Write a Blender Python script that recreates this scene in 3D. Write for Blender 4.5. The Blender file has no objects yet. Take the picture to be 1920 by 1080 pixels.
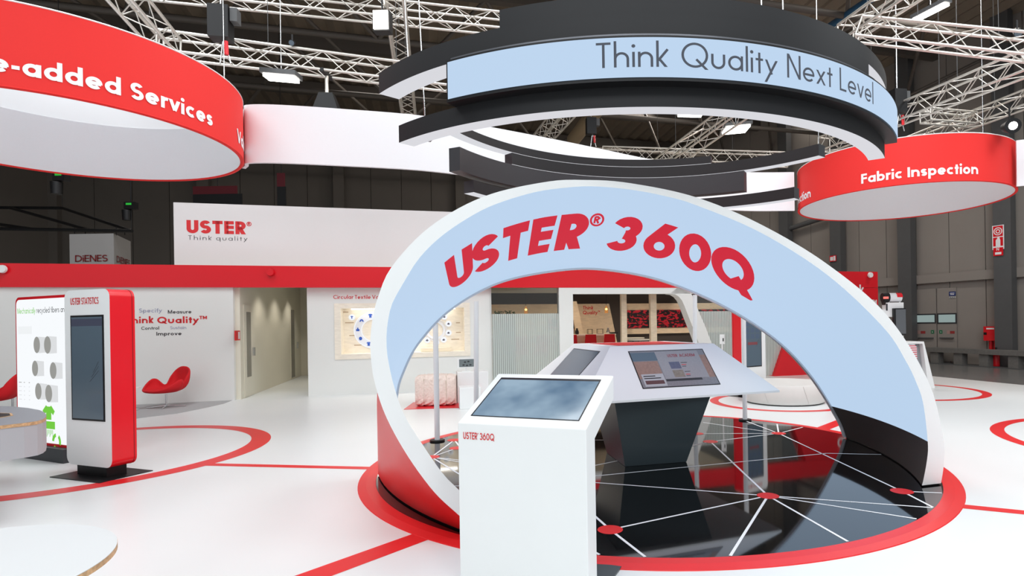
import bpy, math, random
from mathutils import Vector, Matrix
random.seed(7)
S = bpy.context.scene
C = S.collection
PI = math.pi
R = math.radians

# ------------------------------------------------------------------ camera, sky, big lights, exposure
EYE = 1.6                                   # lens height
FPX, PX0, PY0, ROLL = 1086.16, 1099.24, 606.63, -.016047   # focal length, optical axis and roll, in px of the 1920 x 1080 frame
cam_d = bpy.data.cameras.new('camera'); cam = bpy.data.objects.new('camera', cam_d); C.objects.link(cam)
cam_d.sensor_fit = 'HORIZONTAL'; cam_d.sensor_width = 36; cam_d.lens = FPX / 1920 * 36
cam_d.shift_x = -(PX0 - 960) / 1920; cam_d.shift_y = (PY0 - 540) / 1920
cam_d.clip_start = .05; cam_d.clip_end = 200
cam.matrix_world = Matrix.Translation((0, 0, EYE)) @ Matrix.Rotation(PI / 2, 4, 'X') @ Matrix.Rotation(ROLL, 4, 'Z')
S.camera = cam
W = bpy.data.worlds.new('world'); S.world = W; W.use_nodes = True
W.node_tree.nodes['Background'].inputs[0].default_value = (.93, .97, 1, 1)
W.node_tree.nodes['Background'].inputs[1].default_value = .62
S.view_settings.view_transform = 'Standard'; S.view_settings.look = 'None'
S.view_settings.gamma = 1; S.view_settings.use_curve_mapping = False
S.view_settings.exposure = 0
S.cycles.max_bounces = 7; S.cycles.diffuse_bounces = 4; S.cycles.glossy_bounces = 4
S.cycles.transparent_max_bounces = 16; S.cycles.caustics_reflective = False; S.cycles.caustics_refractive = False
S.cycles.use_denoising = True
S.cycles.sample_clamp_indirect = 6

def area(name, x, y, z, sx, sy, power, color=(.935, .975, 1), rot=(0, 0, 0)):
    l = bpy.data.lights.new(name, 'AREA'); l.shape = 'RECTANGLE'; l.size = sx; l.size_y = sy; l.energy = power; l.color = color
    o = bpy.data.objects.new(name, l); C.objects.link(o); o.location = (x, y, z); o.rotation_euler = rot
    return o
def spot(name, x, y, z, tx, ty, tz, power, angle=60, blend=.6, radius=.25, color=(1, .98, .95)):
    l = bpy.data.lights.new(name, 'SPOT'); l.energy = power; l.spot_size = R(angle); l.spot_blend = blend; l.shadow_soft_size = radius; l.color = color
    o = bpy.data.objects.new(name, l); C.objects.link(o); o.location = (x, y, z)
    o.rotation_euler = Vector((tx - x, ty - y, tz - z)).to_track_quat('-Z', 'Y').to_euler()
    return o
for i, (x, y, e) in enumerate([(-7, 2.5, 520), (-1.5, 1.5, 480), (4.5, 2, 560), (-7, 8, 560), (-1, 8, 520), (5, 8, 560), (10.5, 6.5, 520)]):
    area('rig_light', x, y, 9.6, 3.4, 3.4, e * (.35 if y < 3 else .70))
for x in (-7, 0, 7): area('hall_fill', x, -9, 12, 5, 4, 400, rot=(R(55), 0, 0))  # added front fill behind the camera, lifts the upright and sloping faces
for b, e in ((-4, 360), (3, 360), (10, 330)):                 # added unseen fill that brightens the right hall wall
    area('hall_fill', 13.75 - .491 * b - .871 * 5.5, 19.9 + .871 * b - .491 * 5.5, 11.0, 3, 1.2, e, (1, .93, .86), (0, R(28), 0))
for a in (-14, -5, 4, 13): area('hall_fill', a - 2, 22 + .26 * a, 10.9, 3, 1.2, 60, (1, .93, .86), (R(18), 0, 0))  # added weak fill so the back hall wall is not black

# ------------------------------------------------------------------ from photo measurements to metres
_c, _s = math.cos(ROLL), math.sin(ROLL)
def uv(x, y):
    a, b = x - PX0, y - PY0
    return (_c * a + _s * b) / FPX, (-_s * a + _c * b) / FPX
def F(x, y, z=0.):                                  # the point at height z on the sight line
    u, v = uv(x, y); Y = (EYE - z) / v; return Vector((u * Y, Y, z))
def at(x, y, Y):                                    # the point at depth Y on the sight line
    u, v = uv(x, y); return Vector((u * Y, Y, EYE - v * Y))
YAW = .2673                                         # heading of the booth walls
UX, UY = math.cos(YAW), math.sin(YAW)
W0 = (-7.94, 13.04)                                 # left end of the corridor opening in the back wall of the booth
def WP(x, y, off=0.):                               # (along the booth wall, height) on a plane parallel to it, off metres behind
    u, v = uv(x, y); Y = (-UY * W0[0] + UX * W0[1] + off) / (-UY * u + UX)
    return (u * Y - W0[0]) * UX + (Y - W0[1]) * UY, EYE - v * Y
def BW(a, off, z): return Vector((W0[0] + UX * a - UY * off, W0[1] + UY * a + UX * off, z))
RD = (-.491, .871); R0 = (13.75, 19.9)              # the hall's right wall: heading and a point of its foot
RN = (-.871, -.491)                                 # into the hall
def RW(x, y, off=0.):
    u, v = uv(x, y); px, py = R0[0] + RN[0] * off, R0[1] + RN[1] * off
    Y = (RN[0] * px + RN[1] * py) / (RN[0] * u + RN[1])
    return (u * Y - px) * RD[0] + (Y - py) * RD[1], EYE - v * Y

# ------------------------------------------------------------------ materials
def lin(c):
    return tuple(((k / 255 / 12.92) if k <= 10 else ((k / 255 + .055) / 1.055) ** 2.4) for k in c)
def mat(name, rgb, rough=.5, metal=0., spec=.5, noise=0., scale=20., emit=0., coat=0., bump=0.):
    m = bpy.data.materials.new(name); m.use_nodes = True; nt = m.node_tree; b = nt.nodes['Principled BSDF']
    col = (*lin(rgb), 1)
    b.inputs['Base Color'].default_value = col; b.inputs['Roughness'].default_value = rough; b.inputs['Metallic'].default_value = metal
    b.inputs['Specular IOR Level'].default_value = spec; b.inputs['Coat Weight'].default_value = coat
    if emit: b.inputs['Emission Color'].default_value = col; b.inputs['Emission Strength'].default_value = emit
    if noise or bump:
        tc = nt.nodes.new('ShaderNodeTexCoord'); n = nt.nodes.new('ShaderNodeTexNoise'); n.inputs['Scale'].default_value = scale; n.inputs['Detail'].default_value = 5
        nt.links.new(tc.outputs['Object'], n.inputs['Vector'])
        if noise:
            mx = nt.nodes.new('ShaderNodeMix'); mx.data_type = 'RGBA'
            mx.inputs[6].default_value = tuple(k * (1 - noise) for k in col[:3]) + (1,); mx.inputs[7].default_value = tuple(min(1, k * (1 + noise)) for k in col[:3]) + (1,)
            nt.links.new(n.outputs['Fac'], mx.inputs[0]); nt.links.new(mx.outputs[2], b.inputs['Base Color'])
        if bump:
            bp = nt.nodes.new('ShaderNodeBump'); bp.inputs['Strength'].default_value = bump; bp.inputs['Distance'].default_value = .02
            nt.links.new(n.outputs['Fac'], bp.inputs['Height']); nt.links.new(bp.outputs['Normal'], b.inputs['Normal'])
    return m
def glow(name, rgb, strength=1., noise=0., scale=3.):
    m = bpy.data.materials.new(name); m.use_nodes = True; nt = m.node_tree; b = nt.nodes['Principled BSDF']
    b.inputs['Base Color'].default_value = (.02, .02, .02, 1); b.inputs['Roughness'].default_value = .6; b.inputs['Specular IOR Level'].default_value = .1
    b.inputs['Emission Color'].default_value = (*lin(rgb), 1); b.inputs['Emission Strength'].default_value = strength
    return m
def wood(name, rgb, scale=1.2, contrast=.12, axis='X', rough=.5):
    m = mat(name, rgb, rough); nt = m.node_tree; b = nt.nodes['Principled BSDF']
    tc = nt.nodes.new('ShaderNodeTexCoord'); mp = nt.nodes.new('ShaderNodeMapping'); n = nt.nodes.new('ShaderNodeTexNoise')
    mp.inputs['Scale'].default_value = {'X': (1, 14, 14), 'Y': (14, 1, 14), 'Z': (14, 14, 1)}[axis]
    n.inputs['Scale'].default_value = scale; n.inputs['Detail'].default_value = 6; n.inputs['Distortion'].default_value = .6
    cr = nt.nodes.new('ShaderNodeValToRGB'); c = lin(rgb)
    cr.color_ramp.elements[0].position = .35; cr.color_ramp.elements[1].position = .65
    cr.color_ramp.elements[0].color = (*[k * (1 - contrast) for k in c], 1); cr.color_ramp.elements[1].color = (*[min(1, k * (1 + contrast)) for k in c], 1)
    nt.links.new(tc.outputs['Object'], mp.inputs['Vector']); nt.links.new(mp.outputs['Vector'], n.inputs['Vector'])
    nt.links.new(n.outputs['Fac'], cr.inputs['Fac']); nt.links.new(cr.outputs['Color'], b.inputs['Base Color'])
    return m
M = {}
M['white'] = mat('white_lacquer', (238, 240, 240), .42, noise=.015, scale=3)
M['white_text'] = mat('white_vinyl_lettering', (240, 241, 243), .5)
M['floor'] = mat('white_vinyl_floor', (231, 234, 234), .34, spec=.45, noise=.02, scale=.7)
M['wallwhite'] = mat('white_painted_wall', (232, 233, 230), .7, noise=.015, scale=2)
M['corridor'] = mat('cream_painted_wall', (226, 221, 205), .7, noise=.02, scale=2)
M['red'] = mat('red_vinyl', (226, 36, 40), .38, noise=.03, scale=5)
M['redfabric'] = mat('red_banner_fabric', (230, 40, 36), .75, noise=.03, scale=60)
M['redmetal'] = mat('red_lacquered_metal', (222, 18, 34), .3, spec=.5)
M['redseat'] = mat('red_wool_upholstery', (208, 16, 28), .85, noise=.08, scale=90, bump=.15)
M['redtext'] = mat('red_lettering', (214, 34, 40), .5)
M['whitefabric'] = mat('white_banner_fabric', (233, 234, 237), .8, noise=.015, scale=40)
M['black'] = mat('black_painted_board', (15, 16, 20), .6, noise=.1, scale=30)
M['blackmetal'] = mat('black_metal', (22, 22, 24), .45, metal=.3)
M['darkgrey'] = mat('dark_grey_board', (46, 49, 53), .5, noise=.06, scale=20)
M['gloss'] = mat('black_gloss_floor', (9, 9, 11), .045, spec=.55)
M['gloss'].node_tree.nodes['Principled BSDF'].inputs['IOR'].default_value = 2.1
M['plinth'] = mat('anthracite_satin_board', (62, 72, 76), .28, spec=.5)
M['alu'] = mat('brushed_aluminium', (222, 218, 210), .38, metal=.75, noise=.06, scale=30)
M['steel'] = mat('chromed_steel', (210, 212, 214), .2, metal=.95)
M['greymetal'] = mat('light_grey_painted_metal', (232, 235, 238), .45)
M['led'] = glow('blue_lit_screen', (186, 210, 236), 1.0)
M['ledtext'] = glow('red_screen_lettering', (205, 24, 50), 1.0)
M['leddark'] = glow('dark_grey_screen_lettering', (72, 78, 90), 1.0)
M['lamp'] = glow('lit_lamp_tube', (255, 252, 244), 9)
M['ledpanel'] = mat('unlit_screen_panel', (56, 47, 46), .55, noise=.12, scale=60)
M['glass_screen'] = mat('dark_screen_glass', (88, 104, 117), .12, spec=.6)
M['wood'] = wood('pale_maple_veneer', (245, 236, 220), 1.4, .05)
M['woodwarm'] = wood('warm_oak_veneer', (220, 200, 172), 1.2, .07)
M['ply'] = wood('plywood_edge', (196, 158, 116), 3, .25, 'X')
M['greytop'] = mat('grey_linoleum', (139, 141, 148), .5, noise=.03, scale=60)
M['concrete'] = mat('grey_hall_concrete', (118, 117, 116), .22, noise=.08, scale=3)
M['cladding'] = mat('grey_wall_cladding', (142, 136, 130), .7, noise=.05, scale=1.2)
M['claddark'] = mat('dark_wall_cladding', (104, 98, 92), .8, noise=.06, scale=1)
M['column'] = mat('dark_grey_steel_column', (84, 85, 86), .55, noise=.08, scale=6)
M['ceilmetal'] = mat('dark_corrugated_roof', (124, 112, 98), .7, noise=.15, scale=2)
M['roofsteel'] = mat('dark_roof_steel', (84, 78, 72), .6)
M['covertextile'] = None
M['rug'] = mat('grey_carpet', (176, 177, 178), .95, noise=.1, scale=120, bump=.2)
M['paper'] = mat('grey_print', (120, 122, 128), .6)
M['darktext'] = mat('dark_grey_lettering', (66, 64, 66), .5)
M['lilactext'] = mat('grey_lilac_lettering', (172, 174, 194), .5)
M['green'] = mat('lime_green_print', (120, 196, 60), .5)

def translucent(name, rgb):
    m = mat(name, rgb, .8); nt = m.node_tree; b = nt.nodes['Principled BSDF']; tr = nt.nodes.new('ShaderNodeBsdfTranslucent'); tr.inputs[0].default_value = (.75, .76, .78, 1)
    mx = nt.nodes.new('ShaderNodeMixShader'); mx.inputs[0].default_value = .45
    nt.links.new(b.outputs[0], mx.inputs[1]); nt.links.new(tr.outputs[0], mx.inputs[2]); nt.links.new(mx.outputs[0], nt.nodes['Material Output'].inputs[0]); return m
M['covertextile'] = translucent('thin_white_cover_fabric', (225, 225, 228))

# ------------------------------------------------------------------ mesh building
class MB:
    def __init__(s): s.v = []; s.f = []; s.mi = []; s.sm = []; s.m = 0; s.T = None; s.smooth = False
    def at(s, x, y, z=0., yaw=0.): s.T = (x, y, z, math.cos(yaw), math.sin(yaw)); return s
    def mat(s, i): s.m = i; return s
    def p(s, q):
        x, y, z = q
        if s.T: X, Y, Z, c, n = s.T; x, y, z = X + x * c - y * n, Y + x * n + y * c, Z + z
        s.v.append((x, y, z)); return len(s.v) - 1
    def face(s, ids, smooth=None): s.f.append(tuple(ids)); s.mi.append(s.m); s.sm.append(s.smooth if smooth is None else smooth)
    def poly(s, pts, smooth=False): s.face([s.p(q) for q in pts], smooth)
    def box(s, x0, x1, y0, y1, z0, z1):
        i = [s.p((x, y, z)) for z in (z0, z1) for y in (y0, y1) for x in (x0, x1)]
        for q in ((0, 2, 3, 1), (4, 5, 7, 6), (0, 1, 5, 4), (2, 6, 7, 3), (0, 4, 6, 2), (1, 3, 7, 5)): s.face([i[k] for k in q], False)
        return s
    def hexa(s, b, t):                              # bottom ring and top ring of equal count, any shape
        n = len(b); i = [s.p(q) for q in b]; j = [s.p(q) for q in t]
        s.face(i[::-1], False); s.face(j, False)
        for k in range(n): s.face((i[k], i[(k + 1) % n], j[(k + 1) % n], j[k]), False)
        return s
    def prism(s, pts, z0, z1): return s.hexa([(x, y, z0) for x, y in pts], [(x, y, z1) for x, y in pts])
    def grid(s, fn, nu, nv, smooth=True, closed=False):
        ids = [[s.p(fn(i / nu, j / nv)) for j in range(nv + 1)] for i in range(nu if closed else nu + 1)]
        for i in range(nu):
            a, b = ids[i], ids[(i + 1) % len(ids)]
            for j in range(nv): s.face((a[j], b[j], b[j + 1], a[j + 1]), smooth)
        return s
    def tube(s, a, b, r, n=8, r2=None, caps=True):
        a, b = Vector(a), Vector(b); d = (b - a).normalized(); x = d.orthogonal().normalized(); y = d.cross(x); r2 = r if r2 is None else r2
        ra = [a + (x * math.cos(2 * PI * k / n) + y * math.sin(2 * PI * k / n)) * r for k in range(n)]
        rb = [b + (x * math.cos(2 * PI * k / n) + y * math.sin(2 * PI * k / n)) * r2 for k in range(n)]
        i = [s.p(q) for q in ra]; j = [s.p(q) for q in rb]
        for k in range(n): s.face((i[k], i[(k + 1) % n], j[(k + 1) % n], j[k]), n > 4)
        if caps: s.face([s.p(q) for q in ra][::-1], False); s.face([s.p(q) for q in rb], False)
        return s
    def path(s, pts, r, n=8):
        for k in range(len(pts) - 1): s.tube(pts[k], pts[k + 1], r, n)
        return s
    def lathe(s, prof, cx, cy, n=48):               # open profile of (radius, height)
        rings = [[s.p((cx + r * math.cos(2 * PI * k / n), cy + r * math.sin(2 * PI * k / n), z)) for k in range(n)] for r, z in prof]
        for a, b in zip(rings, rings[1:]):
            for k in range(n): s.face((a[k], a[(k + 1) % n], b[(k + 1) % n], b[k]), True)
        return s
    def disc(s, cx, cy, z, r, n=48, rx=None):
        s.face([s.p((cx + (rx or r) * math.cos(2 * PI * k / n), cy + r * math.sin(2 * PI * k / n), z)) for k in range(n)], False); return s
    def drum(s, cx, cy, r, z0, z1, n=48):
        s.lathe([(r, z0), (r, z1)], cx, cy, n); s.disc(cx, cy, z1, r, n)
        s.face([s.p((cx + r * math.cos(-2 * PI * k / n), cy + r * math.sin(-2 * PI * k / n), z0)) for k in range(n)], False); return s
    def arc(s, cx, cy, r0, r1, z0, z1, a0, a1, n=64, mats=(0, 0, 0, 0, 0)):
        """a curved beam: outer side, inner side, underside, top and both ends, each with its own edge"""
        P = lambda r, a, z: (cx + r * math.cos(a), cy + r * math.sin(a), z)
        A = lambda t: R(a0 + (a1 - a0) * t)
        s.m = mats[0]; s.grid(lambda t, q: P(r1, A(t), z0 + (z1 - z0) * q), n, 1)
        s.m = mats[1]; s.grid(lambda t, q: P(r0, A(t), z1 + (z0 - z1) * q), n, 1)
        s.m = mats[2]; s.grid(lambda t, q: P(r0 + (r1 - r0) * q, A(t), z0), n, 1)
        s.m = mats[3]; s.grid(lambda t, q: P(r1 + (r0 - r1) * q, A(t), z1), n, 1)
        if abs(a1 - a0) < 359.9:
            s.m = mats[4]
            for t in (0, 1): s.poly([P(r0, A(t), z0), P(r1, A(t), z0), P(r1, A(t), z1), P(r0, A(t), z1)])
        return s
    def build(s, name, mats, parent=None, origin=None):
        o = Vector(origin) if origin is not None else (parent_loc(parent) if parent else Vector((0, 0, 0)))
        me = bpy.data.meshes.new(name); me.from_pydata([(x - o.x, y - o.y, z - o.z) for x, y, z in s.v], [], s.f)
        for m in (mats if isinstance(mats, (list, tuple)) else [mats]): me.materials.append(m)
        me.polygons.foreach_set('material_index', s.mi); me.polygons.foreach_set('use_smooth', s.sm); me.update()
        ob = bpy.data.objects.new(name, me); C.objects.link(ob)
        if parent: ob.parent = parent; ob['_o'] = tuple(o)
        else: ob.location = o; ob['_o'] = tuple(o)
        return ob
def parent_loc(p):
    return Vector(p['_o']) if '_o' in p.keys() else Vector(p.location)
def tag(o, label=None, cat=None, group=None, kind=None):
    if label: o['label'] = label
    if cat: o['category'] = cat
    if group: o['group'] = group
    if kind: o['kind'] = kind
    return o
def thing(name, label, cat, loc, group=None):
    o = bpy.data.objects.new(name, None); C.objects.link(o); o.location = loc; o['_o'] = tuple(loc); o.empty_display_size = .2
    return tag(o, label, cat, group)
def copy_tree(o, parent=None):
    c = o.copy(); C.objects.link(c)
    if parent: c.parent = parent
    for ch in [q for q in bpy.data.objects if q.parent == o]: copy_tree(ch, c)
    return c
def label(o, text): o['label'] = text; return o

# ------------------------------------------------------------------ lettering: monoline geometric letters drawn as strokes
def arcp(cx, cy, rx, ry, a0, a1, n=18):
    return [(cx + rx * math.cos(R(a0 + (a1 - a0) * i / n)), cy + ry * math.sin(R(a0 + (a1 - a0) * i / n))) for i in range(n + 1)]
def glyph(ch, w, X):
    """(advance, strokes, dots) at cap height 1, stroke width w, x-height X"""
    h = w / 2; st = []; dots = []
    k = .5 * X; kr = k - h                          # round of the small letters
    if ch == ' ': return .34, [], []
    if ch == 'A': W = .62 + w; st = [[(h * .7 - .1 * W / 1, -.2), (W / 2, 1 - h * .2 + 0), ], [(W / 2, 1 - h * .2), (W - h * .7 + .1 * W, -.2)], [(W * .2, .26), (W * .8, .26)]]; return W, st, dots
    if ch == 'C': W = .86; return W * .92, [arcp(.5, .5, .5 - h, .5 - h, 48, 312, 26)], []
    if ch == 'D': W = .74; return W, [[(h, 0), (h, 1)], [(h, 1 - h), (W - .5, 1 - h)] + arcp(W - .5, .5, .5 - h, .5 - h, 88, -88, 22) + [(W - .5, h), (h, h)]], []
    if ch == 'E': W = .42 + .6 * w; return W, [[(h, 0), (h, 1)], [(h, 1 - h), (W, 1 - h)], [(h, .52), (W, .52)], [(h, h), (W, h)]], []
    if ch == 'F': W = .42 + .6 * w; return W, [[(h, 0), (h, 1)], [(h, 1 - h), (W, 1 - h)], [(h, .52), (W, .52)]], []
    if ch == 'I': return w, [[(h, 0), (h, 1)]], []
    if ch == 'L': W = .38 + .6 * w; return W, [[(h, 0), (h, 1)], [(h, h), (W, h)]], []
    if ch == 'M': W = .76 + w; return W, [[(h, 0), (h, 1)], [(W - h, 0), (W - h, 1)], [(h * .9 - .03, 1.1), (W / 2, .12 - h), (W - h * .9 + .03, 1.1)]], []
    if ch == 'N': W = .56 + w; return W, [[(h, 0), (h, 1)], [(W - h, 0), (W - h, 1)], [(h - .05, 1.1), (W - h + .05, -.1)]], []
    if ch == 'P': W = .5 + .4 * w; r = .27 - h * .5; return W, [[(h, 0), (h, 1)], [(h, 1 - h), (W - r - h, 1 - h)] + arcp(W - r - h, 1 - h - r, r, r, 88, -88) + [(h, 1 - h - 2 * r)]], []
    if ch == 'Q': return 1.0, [arcp(.5, .5, .5 - h, .5 - h, 0, 360, 36), [(.55, .34), (.98, -.1)]], []
    if ch == 'R': W = .52 + .4 * w; r = .27 - h * .5; return W, [[(h, 0), (h, 1)], [(h, 1 - h), (W - r - h, 1 - h)] + arcp(W - r - h, 1 - h - r, r, r, 88, -88) + [(h, 1 - h - 2 * r)], [(W * .42, .5), (W - h * .6, 0 - .12)]], []
    if ch == 'S':
        r = (1 - w) / 4; rx = r * 1.02; cx = rx + h
        return 2 * rx + w, [arcp(cx, 1 - h - r, rx, r, 28, 268, 20) + arcp(cx, h + r, rx * 1.05, r, 88, -152, 20)], []
    if ch == 'T': W = .48 + .5 * w; return W, [[(W / 2, 0), (W / 2, 1)], [(0, 1 - h), (W, 1 - h)]], []
    if ch == 'U': W = .56 + .5 * w; r = W / 2 - h; return W, [[(h, 1)] + [(h, r + h + .02)] + arcp(W / 2, r + h, r, r, 180, 360, 20) + [(W - h, 1)]], []
    if ch == 'V': W = .62 + w; return W, [[(h * .7 - .08, 1.16), (W / 2, h * .5), ], [(W / 2, h * .5), (W - h * .7 + .08, 1.16)]], []
    if ch == '0': rx = .29 + h * .15; return 2 * rx + w * .7, [arcp(rx + h * .7, .5, rx - h * .3, .5 - h, 0, 360, 32)], []
    if ch == '3': r = (1 - w) / 4; return .52 + w * .3, [arcp(.26, 1 - h - r * .95, r * 1.02, r * .95, 165, -88, 18), arcp(.26, h + r * 1.04, r * 1.15, r * 1.04, 92, -160, 20)], []
    if ch == '6': r = .33 - h * .6; cx = r + h; return 2 * r + w, [arcp(cx, r + h, r, r, 0, 360, 28), [(cx - r * .86, r + h + r * .5), (cx + r * .62, 1.12)]], []
    if ch == 'a': W = 2 * kr + w; return W, [arcp(k, k, kr, kr, 0, 360, 26), [(W - h, 0), (W - h, X)]], []
    if ch == 'b': W = 2 * kr + w; return W, [arcp(k, k, kr, kr, 0, 360, 26), [(h, 0), (h, 1.04)]], []
    if ch == 'c': return (2 * kr + w) * .86, [arcp(k, k, kr, kr, 50, 310, 22)], []
    if ch == 'd': W = 2 * kr + w; return W, [arcp(k, k, kr, kr, 0, 360, 26), [(W - h, 0), (W - h, 1.04)]], []
    if ch == 'e': W = 2 * kr + w; return W, [arcp(k, k, kr, kr, -8, 0, 2)[:1] + arcp(k, k, kr, kr, 0, 318, 26), [(h, k * .98), (W - h * .6, k * .98)]], []
    if ch == 'f': return .30 + w * .4, [[(.12 + h, 0), (.12 + h, .8)] + arcp(.12 + h + .16, .8, .16, .22 - h, 180, 88, 8), [(0, X - h * .8), (.28 + w * .4, X - h * .8)]], []
    if ch in 'hn': r = .40 * X - h * .3; W = 2 * r + w; return W, [[(h, 0), (h, 1.04 if ch == 'h' else X)], arcp(h + r, X - h - r, r, r, 180, 0, 18) + [(W - h, 0)]], []
    if ch == 'i': return w, [[(h, 0), (h, X)]], [(h, X + .24 - h * .2, max(w * .58, .07))]
    if ch == 'k': W = .38 + w * .9; return W, [[(h, 0), (h, 1.04)], [(h * 1.5, X * .42), (W - h, X + .1)], [(w + .02, X * .52), (W - h * .7, -.1)]], []
    if ch == 'l': return w, [[(h, 0), (h, 1.04)]], []
    if ch == 'm': r = .36 * X - h * .25; W = 4 * r + w; return W, [[(h, 0), (h, X)], arcp(h + r, X - h - r, r, r, 180, 0, 16) + [(h + 2 * r, 0)], arcp(h + 3 * r, X - h - r, r, r, 180, 0, 16) + [(W - h, 0)]], []
    if ch == 'o': return 2 * k, [arcp(k, k, kr, kr, 0, 360, 28)], []
    if ch == 'p': W = 2 * kr + w; return W, [arcp(k, k, kr, kr, 0, 360, 26), [(h, -.32), (h, X)]], []
    if ch == 'q': W = 2 * kr + w; return W, [arcp(k, k, kr, kr, 0, 360, 26), [(W - h, -.32), (W - h, X)]], []
    if ch == 'r': return .24 + w * .7, [[(h, 0), (h, X)], arcp(h + .22, X - h - .2, .22, .2, 180, 70, 10)], []
    if ch == 's': r = (X - w) / 4; rx = r * 1.25; cx = rx + h; return 2 * rx + w, [arcp(cx, X - h - r, rx, r, 25, 268, 16) + arcp(cx, h + r, rx, r, 88, -155, 16)], []
    if ch == 't': return .28 + w * .4, [[(.14 + h * .4, 0), (.14 + h * .4, X + .24)], [(0, X - h * .8), (.28 + w * .4, X - h * .8)]], []
    if ch == 'u': r = .40 * X - h * .3; W = 2 * r + w; return W, [[(h, X), (h, r + h + .01)] + arcp(h + r, r + h, r, r, 180, 360, 18) + [(W - h, X)]], []
    if ch == 'v': W = .42 + w * .8; return W, [[(h * .6 - .06, X + .15), (W / 2, h * .4)], [(W / 2, h * .4), (W - h * .6 + .06, X + .15)]], []
    if ch == 'x': W = .42 + w * .8; return W, [[(0 + h * .5 - .06, -.12), (W - h * .5 + .06, X + .12)], [(h * .5 - .06, X + .12), (W - h * .5 + .06, -.12)]], []
    if ch == 'y': W = .44 + w * .8; return W, [[(W * .12 - .14, -.46), (W - h * .6 + .08, X + .16)], [(h * .6 - .07, X + .16), (W * .52, h * .3)]], []
    if ch == '-': return .3, [[(0, X * .5), (.3, X * .5)]], []
    if ch == '\u00ae': s = .3; return .3, [arcp(.15, .85, .15, .15, 0, 360, 22), [(.1, .76), (.1, .94)], [(.1, .93), (.16, .93), (.2, .9), (.16, .86), (.1, .86)], [(.14, .86), (.2, .76)]], []
    if ch == '\u2122': return .58, [[(.0, .97), (.24, .97)], [(.12, .62), (.12, .97)], [(.3, .62), (.3, 1.0)], [(.3, 1.0), (.42, .72), (.54, 1.0)], [(.54, .62), (.54, 1.0)]], []
    return .4, [], []
_CLIP = {'A': (0, 1), 'M': (0, 1), 'N': (0, 1), 'R': (0, 1), 'V': (0, 1), 'k': (0, 1.04), 'v': (0, None), 'x': (0, None), 'y': (-.32, None), '6': (0, 1), 'Q': (-.06, 1)}
def clip_poly(P, lo, hi):
    for lim, sgn in ((lo, 1), (hi, -1)):
        Q = []
        for i in range(len(P)):
            a, b = P[i], P[(i + 1) % len(P)]; da, db = (a[1] - lim) * sgn, (b[1] - lim) * sgn
            if da >= 0: Q.append(a)
            if da * db < 0: t = da / (da - db); Q.append((a[0] + (b[0] - a[0]) * t, a[1] + (b[1] - a[1]) * t))
        P = Q
        if len(P) < 3: return []
    return P
def stroke_polys(pts, w, step=.14):
    out = []; n = len(pts); closed = math.dist(pts[0], pts[-1]) < 1e-6; h = w / 2; off = []
    def nrm(a, b): l = math.dist(a, b) or 1e-9; return (-(b[1] - a[1]) / l, (b[0] - a[0]) / l)
    for i in range(n):
        ns = []
        if i > 0: ns.append(nrm(pts[i - 1], pts[i]))
        elif closed: ns.append(nrm(pts[-2], pts[-1]))
        if i < n - 1: ns.append(nrm(pts[i], pts[i + 1]))
        elif closed: ns.append(nrm(pts[0], pts[1]))
        mx, my = sum(q[0] for q in ns), sum(q[1] for q in ns); l = math.hypot(mx, my) or 1e-9; mx /= l; my /= l
        f = 1 / max(.35, mx * ns[0][0] + my * ns[0][1]); off.append((mx * h * f, my * h * f))
    for i in range(n - 1):
        a, b = pts[i], pts[i + 1]; m = max(1, int(math.dist(a, b) / step))
        for j in range(m):
            t0, t1 = j / m, (j + 1) / m
            L = lambda t: (a[0] + (b[0] - a[0]) * t, a[1] + (b[1] - a[1]) * t); O = lambda t: (off[i][0] + (off[i + 1][0] - off[i][0]) * t, off[i][1] + (off[i + 1][1] - off[i][1]) * t)
            p, q, o, r = L(t0), L(t1), O(t0), O(t1)
            out.append([(p[0] - o[0], p[1] - o[1]), (q[0] - r[0], q[1] - r[1]), (q[0] + r[0], q[1] + r[1]), (p[0] + o[0], p[1] + o[1])])
    return out
def text_polys(text, w=.2, X=.66, track=.1, slant=0., xs=1., small=None):
    """polygons of a line of text with cap height 1, and its length"""
    x = 0; polys = []
    for ch in text:
        ww = min(w, .05) if ch == '\u00ae' else (min(w, .08) if ch == '\u2122' else w)
        adv, st, dots = glyph(ch, ww, X); P = []
        for q in st: P += stroke_polys(q, ww)
        for dx, dy, dr in dots: P.append(arcp(dx, dy, dr, dr, 0, 345, 14))
        if ch in _CLIP:
            lo, hi = _CLIP[ch]; P = [c for c in (clip_poly(q, lo, X if hi is None else hi) for q in P) if c]
        for q in P: polys.append([((x + a) * xs + slant * b, b) for a, b in q])
        x += adv + (0 if ch == ' ' else track)
    return polys, (x - track) * xs
def wall_text(text, px0, px1, pyb, pyt, m, parent, off=0., w=.14, X=.66, track=.12):
    a0, z = WP(px0, pyb, off); a1 = WP(px1, pyb, off)[0]; hh = WP(px0, pyt, off)[1] - z
    return letters('lettering', text, flat(BW(a0, off, z), WALL_EX, (0, 0, 1), WALL_N, .004), m, parent, hh, a1 - a0, w=w, X=X, track=track)
def letters(name, text, place, material, parent, height, length=None, **kw):
    """place(x, y) gives the 3D point for x, y in metres along and above the start of the baseline"""
    polys, L = text_polys(text, **kw); sx = (length / L) if length else height
    mb = MB()
    for q in polys: mb.poly([place(a * sx, b * height) for a, b in q])
    return mb.build(name, material, parent)
def flat(o, ex, ey, n, lift=.003):                 # a placing rule on a plane
    o, ex, ey, n = Vector(o), Vector(ex).normalized(), Vector(ey).normalized(), Vector(n).normalized()
    return lambda x, y: tuple(o + ex * x + ey * y + n * lift)
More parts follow.
